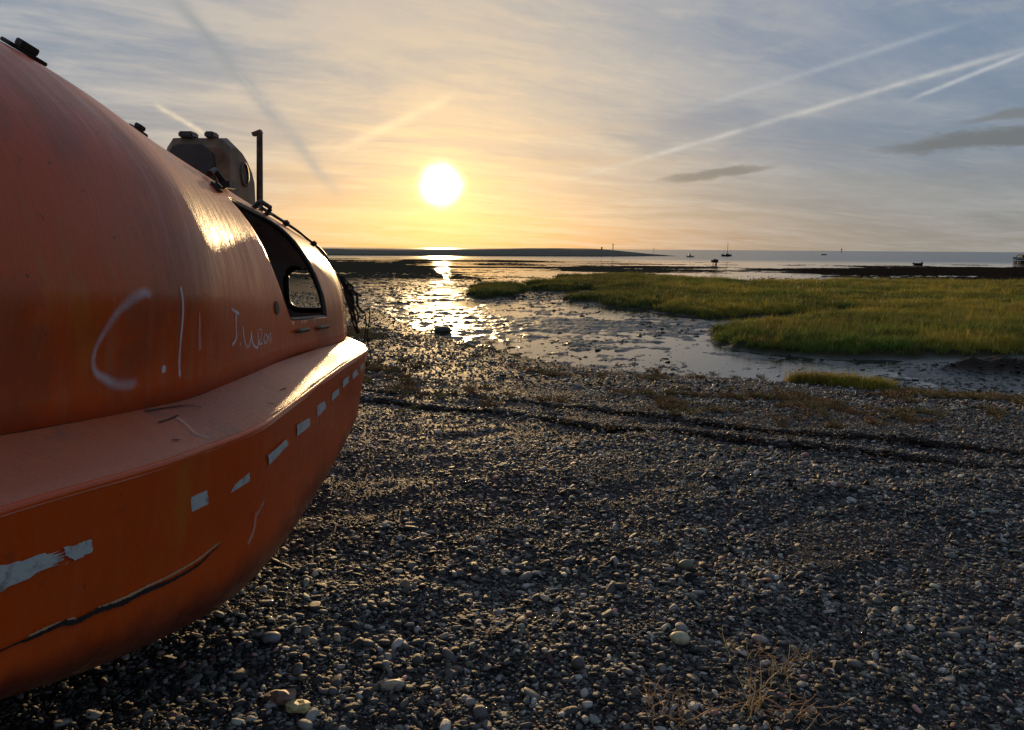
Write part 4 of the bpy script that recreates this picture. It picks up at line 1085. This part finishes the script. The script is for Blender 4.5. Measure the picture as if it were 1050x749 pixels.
# low plants reddening on the shingle, and dark wrack along the two tide lines
def sprig_shape(i, mat, h=0.06, n=16, spread=0.06, w=0.0035):
    r_ = random.Random(150 + i); bm = bmesh.new()
    for _ in range(n):
        a = r_.uniform(0, 6.28); d = r_.random() ** .6 * spread; p = Vector((d * math.cos(a) * .4, d * math.sin(a) * .4, 0)); q = p + Vector((d * math.cos(a), d * math.sin(a), h * r_.uniform(.4, 1)))
        mid = (p + q) / 2 + Vector((r_.uniform(-.02, .02), r_.uniform(-.02, .02), r_.uniform(0, .02)))
        add_tube(bm, [p, mid, q], [w, w * .9, w * .5], 3, False)
    me = bpy.data.meshes.new('sprig_shape'); bm.to_mesh(me); bm.free(); me.materials.append(mat)
    return bpy.data.objects.new('sprig_shape', me)
def tint_mat(name, rough=0.7, spec=0.3):
    m, p = new_mat(name); T = attr('tint', 'INSTANCER'); setp(p, 'Base Color', T); setp(p, 'Roughness', rough); setp(p, 'Specular IOR Level', spec); return m
M_sprig = tint_mat('low_plant'); M_wrack = tint_mat('dried_wrack', 0.6, 0.25)
SPR = [sprig_shape(i, M_sprig) for i in range(4)]; WRK = [sprig_shape(10 + i, M_wrack, 0.045, 22, 0.10, 0.005) for i in range(4)]
def low_cover():
    n = 120000; x = rng.uniform(-7, 13, n); y = rng.uniform(6, 20, n)
    fr = np.clip((y - 5) / (shore(x) - 5), 0, 2)
    dn = sst(fbm(x, y, 2.4, 4, 51) + fbm(x, y, 0.5, 2, 52) * .5, -0.12, 0.45) * np.exp(-((fr - 0.68) / 0.22) ** 2)
    k = rng.random(n) < dn * 0.8; x, y = x[k], y[k]; n = len(x); z = terrain(x, y)
    t = rng.random((n, 1)); s0_ = 1.0; c = np.array([0.24, 0.11, 0.042]) * t + np.array([0.16, 0.135, 0.04]) * (1 - t)
    s = rng.uniform(0.8, 2.0, n)
    o = scatter('low_plants', SPR, np.stack([x, y, z], -1), np.stack([0 * x, 0 * x, rng.uniform(0, 6.28, n)], -1), np.stack([s, s, s * 0.8], -1), np.concatenate([c, np.ones((n, 1))], -1), rng.integers(0, 4, n), 0)
    o['label'] = 'low reddish brown plants creeping over the upper shingle'; print('low', n)
    n = 60000; x = rng.uniform(-6, 8, n); y = rng.uniform(3.5, 10.5, n); d = np.minimum(np.abs(wline(x, y, W1, 21)), np.abs(wline(x, y, W2, 22)))
    k = (rng.random(n) < 0.8 * np.exp(-(d / 0.05) ** 2) * sst(fbm(x, y, .8, 2, 53), -0.5, 0.1)) ; x, y = x[k], y[k]; n = len(x); z = terrain(x, y)
    c = np.array([0.016, 0.010, 0.007]) * rng.uniform(0.6, 2.0, (n, 1)); s = rng.uniform(0.3, 0.85, n)
    o = scatter('tideline_wrack', WRK, np.stack([x, y, z], -1), np.stack([0 * x, 0 * x, rng.uniform(0, 6.28, n)], -1), np.stack([s, s, s], -1), np.concatenate([c, np.ones((n, 1))], -1), rng.integers(0, 4, n), 0)
    o['label'] = 'dark dried seaweed in two lines along the shingle'; print('wrack', n)
low_cover()

# ------------------------------------------------------------------ dry plants at the front
M_straw = simple('dry_straw_stem', (0.66, 0.47, 0.22), 0.6, var=0.35, scale=20)
M_root = simple('dry_rusty_roots', (0.46, 0.25, 0.11), 0.7, var=0.4, scale=20)
def dry_plant(x, y, hgt, n, spread, seed, label, mat, curl=0.5, r=0.0022, flat=False):
    r_ = random.Random(seed); z = float(terrain(np.array([x]), np.array([y]))[0])
    def fn(bm):
        for i in range(n):
            a = r_.uniform(0, 6.28); L_ = hgt * r_.uniform(0.45, 1.1); p = Vector((x + r_.uniform(-1, 1) * spread * .35, y + r_.uniform(-1, 1) * spread * .3, z - 0.005))
            d = Vector((math.cos(a) * r_.uniform(.1, .7), math.sin(a) * r_.uniform(.1, .5), r_.uniform(.05, .25) if flat else 1.0)).normalized(); pts = [p.copy()]
            for k in range(9):
                d = (d + Vector((r_.gauss(0, curl), r_.gauss(0, curl), r_.gauss(-0.02 if not flat else 0, curl * .5))) * 0.45).normalized(); p = p + d * L_ / 9
                if p.z < z + 0.004: p.z = z + 0.004 + r_.random() * .01
                pts.append(p.copy())
            add_tube(bm, pts, [r * (1 - 0.065 * k) for k in range(10)], 5)
            if not flat and r_.random() < 0.7:
                k0 = r_.randint(3, 6); q = pts[k0].copy(); dd = Vector((r_.uniform(-1, 1), r_.uniform(-1, 1), r_.uniform(0, .8))).normalized(); b = [q.copy()]
                for k in range(5):
                    dd = (dd + Vector((r_.gauss(0, .4), r_.gauss(0, .4), r_.gauss(0, .3)))).normalized(); q = q + dd * L_ * .08; b.append(q.copy())
                add_tube(bm, b, [r * .6 * (1 - .1 * k) for k in range(6)], 4)
    o = bm_obj('dry_plant', fn, mat, None, (x, y, z), True); o.location = (x, y, z)
    tag(o, label, 'dry plant', 'dead plants among the pebbles')
dry_plant(0.87, 2.42, 0.19, 9, 0.10, 21, 'tall straw coloured dead stems standing at the bottom edge', M_straw, 0.35, 0.0028)
dry_plant(1.03, 2.62, 0.13, 8, 0.10, 22, 'pale curled dead stems behind the tall straw stems', M_straw, 0.6, 0.0022)
dry_plant(0.93, 2.80, 0.11, 9, 0.14, 23, 'thin dead twigs in the shingle farthest from the bottom edge', M_straw, 0.55, 0.0018)
dry_plant(1.18, 2.74, 0.10, 6, 0.08, 24, 'rightmost small clump of pale wiry dead stems', M_straw, 0.7, 0.0018)
dry_plant(0.62, 2.42, 0.15, 32, 0.36, 25, 'low tangle of rusty dry roots at the bottom edge, left clump', M_root, 0.5, 0.0022, True)
dry_plant(0.98, 2.40, 0.15, 34, 0.34, 26, 'low tangle of rusty dry roots round the tall straw stems', M_root, 0.5, 0.0022, True)
dry_plant(1.02, 2.76, 0.12, 22, 0.26, 27, 'brown matted roots between the thin dead twigs', M_root, 0.5, 0.0018, True)

# ------------------------------------------------------------------ distant boats, posts
M_bd = simple('dark_boat_hull', (0.025, 0.028, 0.036), 0.5); M_bw = simple('grey_white_boat_paint', (0.35, 0.35, 0.34), 0.5); M_bk = simple('dark_timber', (0.03, 0.026, 0.022), 0.8)
def hull_mesh(bm, c, L_, B_, H_, yaw, sheer=0.25, keel=0.0):
    R = Matrix.Rotation(yaw, 3, 'Z'); n = 15; rings = []
    for i in range(n):
        t = -1 + 2 * i / (n - 1); b = B_ / 2 * (1 - max(0, t) ** 2.2) * (1 - 0.22 * max(0, -t) ** 2); b = max(b, 0.01); zt_ = H_ * (1 + sheer * t * t); zb = H_ * 0.45 * max(0, t) ** 3 - keel * (1 - t * t)
        rings.append([bm.verts.new(Vector(c) + R @ Vector((t * L_ / 2, s * b * w_, zb + (zt_ - zb) * h_))) for s, w_, h_ in ((-1, 1, 1), (-1, .86, .35), (0, 0, 0), (1, .86, .35), (1, 1, 1))])
    for i in range(n - 1):
        for k in range(4): bm.faces.new((rings[i][k], rings[i][k + 1], rings[i + 1][k + 1], rings[i + 1][k]))
        bm.faces.new((rings[i][4], rings[i][0], rings[i + 1][0], rings[i + 1][4]))
    bm.faces.new(rings[0]); bm.faces.new(rings[-1][::-1])
def dirp(px, py, zt_=None, d=None):
    v = f + (px - 525) / FPX * rr - (py - 374.5) / FPX * uu
    return (np.array([0, 0, CH]) + v / v[1] * d)
def far_thing(name, px, d, zb, label, cat, group=None):
    p = dirp(px, 256, d=d); o = empty(name, (p[0], d, zb), label, cat, group); return o, Vector((p[0], d, zb))
R0 = lambda o, p, nm, fn, mat, bev=0: bm_obj(nm, fn, mat, o, p, False, bev)
# sailing boat
o, p = far_thing('sailing_boat', 745.5, 290, WL - 0.1, 'small dark sailing boat with a bare mast at anchor', 'sailing boat')
R0(o, p, 'hull', lambda bm: hull_mesh(bm, p, 4.0, 1.5, 0.75, 0.12), M_bd)
R0(o, p, 'cabin', lambda bm: add_box(bm, p + Vector((0.2, 0, 0.92)), (1.5, 0.9, 0.38)), M_bd, 0.08)
R0(o, p, 'mast', lambda bm: add_tube(bm, [p + Vector((0.25, 0, 0.7)), p + Vector((0.25, 0, 5.6))], [0.07, 0.05], 8), M_bk)
R0(o, p, 'boom', lambda bm: add_tube(bm, [p + Vector((0.2, 0, 1.35)), p + Vector((-1.5, 0, 1.3))], 0.06, 6), M_bk)
R0(o, p, 'rigging', lambda bm: [add_tube(bm, [p + Vector((0.25, 0, 5.4)), p + Vector(q)], 0.015, 4) for q in ((1.9, 0, 0.9), (-1.9, 0, 0.9), (0.2, 0.7, 0.8), (0.2, -0.7, 0.8))], M_bk)
# small motor boat
o, p = far_thing('motor_boat', 708.5, 250, WL - 0.08, 'tiny pale grey motor boat afloat left of the sailing boat', 'boat')
R0(o, p, 'hull', lambda bm: hull_mesh(bm, p, 2.6, 1.1, 0.5, 0.2), M_bw)
R0(o, p, 'wheelhouse', lambda bm: add_box(bm, p + Vector((-0.3, 0, 0.78)), (0.75, 0.8, 0.62)), M_bw, 0.06)
R0(o, p, 'aerial', lambda bm: add_tube(bm, [p + Vector((-0.2, 0, 1.0)), p + Vector((-0.2, 0, 1.9))], 0.03, 5), M_bk)
# boat propped on legs on the mud
o, p = far_thing('propped_boat', 733.5, 127, WL - 0.05, 'small grey boat propped above the wet mud, in front of the sailing boat', 'boat')
R0(o, p, 'hull', lambda bm: hull_mesh(bm, p + Vector((0, 0, 0.36)), 1.15, 0.6, 0.42, math.pi - 0.2), M_bk)
R0(o, p, 'cabin', lambda bm: add_box(bm, p + Vector((0.05, 0, 0.86)), (0.62, 0.4, 0.22)), M_bk, 0.04)
R0(o, p, 'fender', lambda bm: bmesh.ops.create_uvsphere(bm, u_segments=10, v_segments=8, radius=0.11, matrix=Matrix.Translation(p + Vector((-0.6, 0, 0.52)))), M_bw)
for sx in (-0.28, 0.12, 0.3): R0(o, p, 'leg', lambda bm, sx=sx: add_box(bm, p + Vector((sx, 0, 0.24)), (0.09 if sx < 0.2 else 0.14, 0.12, 0.52)), M_bk)
# dinghy on the right
o, p = far_thing('dinghy', 942, 138, WL - 0.03, 'low black dinghy stranded on the mud near the dark seaweed bank', 'dinghy')
R0(o, p, 'hull', lambda bm: hull_mesh(bm, p, 1.8, 0.8, 0.36, math.pi), M_bd)
R0(o, p, 'outboard', lambda bm: add_box(bm, p + Vector((0.8, 0, 0.42)), (0.18, 0.2, 0.4)), M_bk, 0.03)
R0(o, p, 'thwart', lambda bm: add_box(bm, p + Vector((-0.45, 0, 0.36)), (0.3, 0.6, 0.07)), M_bw)
# boat cut by the right edge
o, p = far_thing('cabin_boat', 1047, 165, WL - 0.05, 'larger dark cabin boat on a raised cradle at the right edge of the view', 'boat')
R0(o, p, 'hull', lambda bm: hull_mesh(bm, p + Vector((0.9, 0, 0.75)), 5.0, 1.7, 0.6, math.pi), M_bw)
R0(o, p, 'cradle', lambda bm: (add_box(bm, p + Vector((0.9, 0, 0.62)), (4.3, 1.2, 0.12)), add_box(bm, p + Vector((-0.95, 0, 0.28)), (0.16, 1.0, 0.6)), add_box(bm, p + Vector((1.2, 0, 0.28)), (2.6, 1.0, 0.6)), add_box(bm, p + Vector((2.9, 0, 0.28)), (0.16, 1.0, 0.6))), M_bk)
R0(o, p, 'cabin', lambda bm: add_box(bm, p + Vector((1.2, 0, 1.62)), (2.2, 1.3, 0.6)), M_bd, 0.1)
R0(o, p, 'rail', lambda bm: add_tube(bm, [p + Vector(q) for q in ((-0.9, 0, 1.4), (-0.6, 0, 1.85), (0.1, 0, 1.95), (0.3, 0, 1.5))], 0.07, 6), M_bk)
R0(o, p, 'canopy', lambda bm: add_box(bm, p + Vector((1.3, 0, 2.12)), (2.2, 1.4, 0.10)), M_bd, 0.03)
# skiff, channel marker, posts on the spit
o, p = far_thing('skiff', 845, 420, WL - 0.05, 'faint low grey skiff far out on the water', 'boat')
R0(o, p, 'hull', lambda bm: hull_mesh(bm, p, 3.4, 1.2, 0.6, 0.0), M_bd)
def post(px, d, zb, h, w, label, nm, top=None):
    o, p = far_thing(nm, px, d, zb, label, 'marker' if nm != 'spit_hut' else 'hut')
    R0(o, p, 'shaft', lambda bm: add_tube(bm, [p, p + Vector((0, 0, h))], [w / 2, w / 2 * .8], 8), M_bk)
    R0(o, p, 'top_mark', lambda bm: add_box(bm, p + Vector((0, 0, h + (top or w) / 2 - 0.05)), ((top or w) * 1.1, (top or w), (top or w)), None), M_bk, 0.02)
zsp = float(WL) + 2.52
post(628.5, 268, zsp - 0.3, 1.75, 0.30, 'tall dark beacon post standing on the gravel spit', 'beacon_post', 0.38)
post(617, 266, zsp - 0.3, 0.55, 0.55, 'short squat marker on the gravel spit left of the tall beacon', 'squat_marker', 0.45)
post(670.5, 600, WL - 0.5, 3.6, 0.35, 'thin channel post in the sea off the tip of the spit', 'channel_post', 0.45)
post(863, 900, WL - 0.5, 4.2, 0.8, 'faint navigation mark on the horizon to the right of the sailing boat', 'navigation_mark', 1.2)
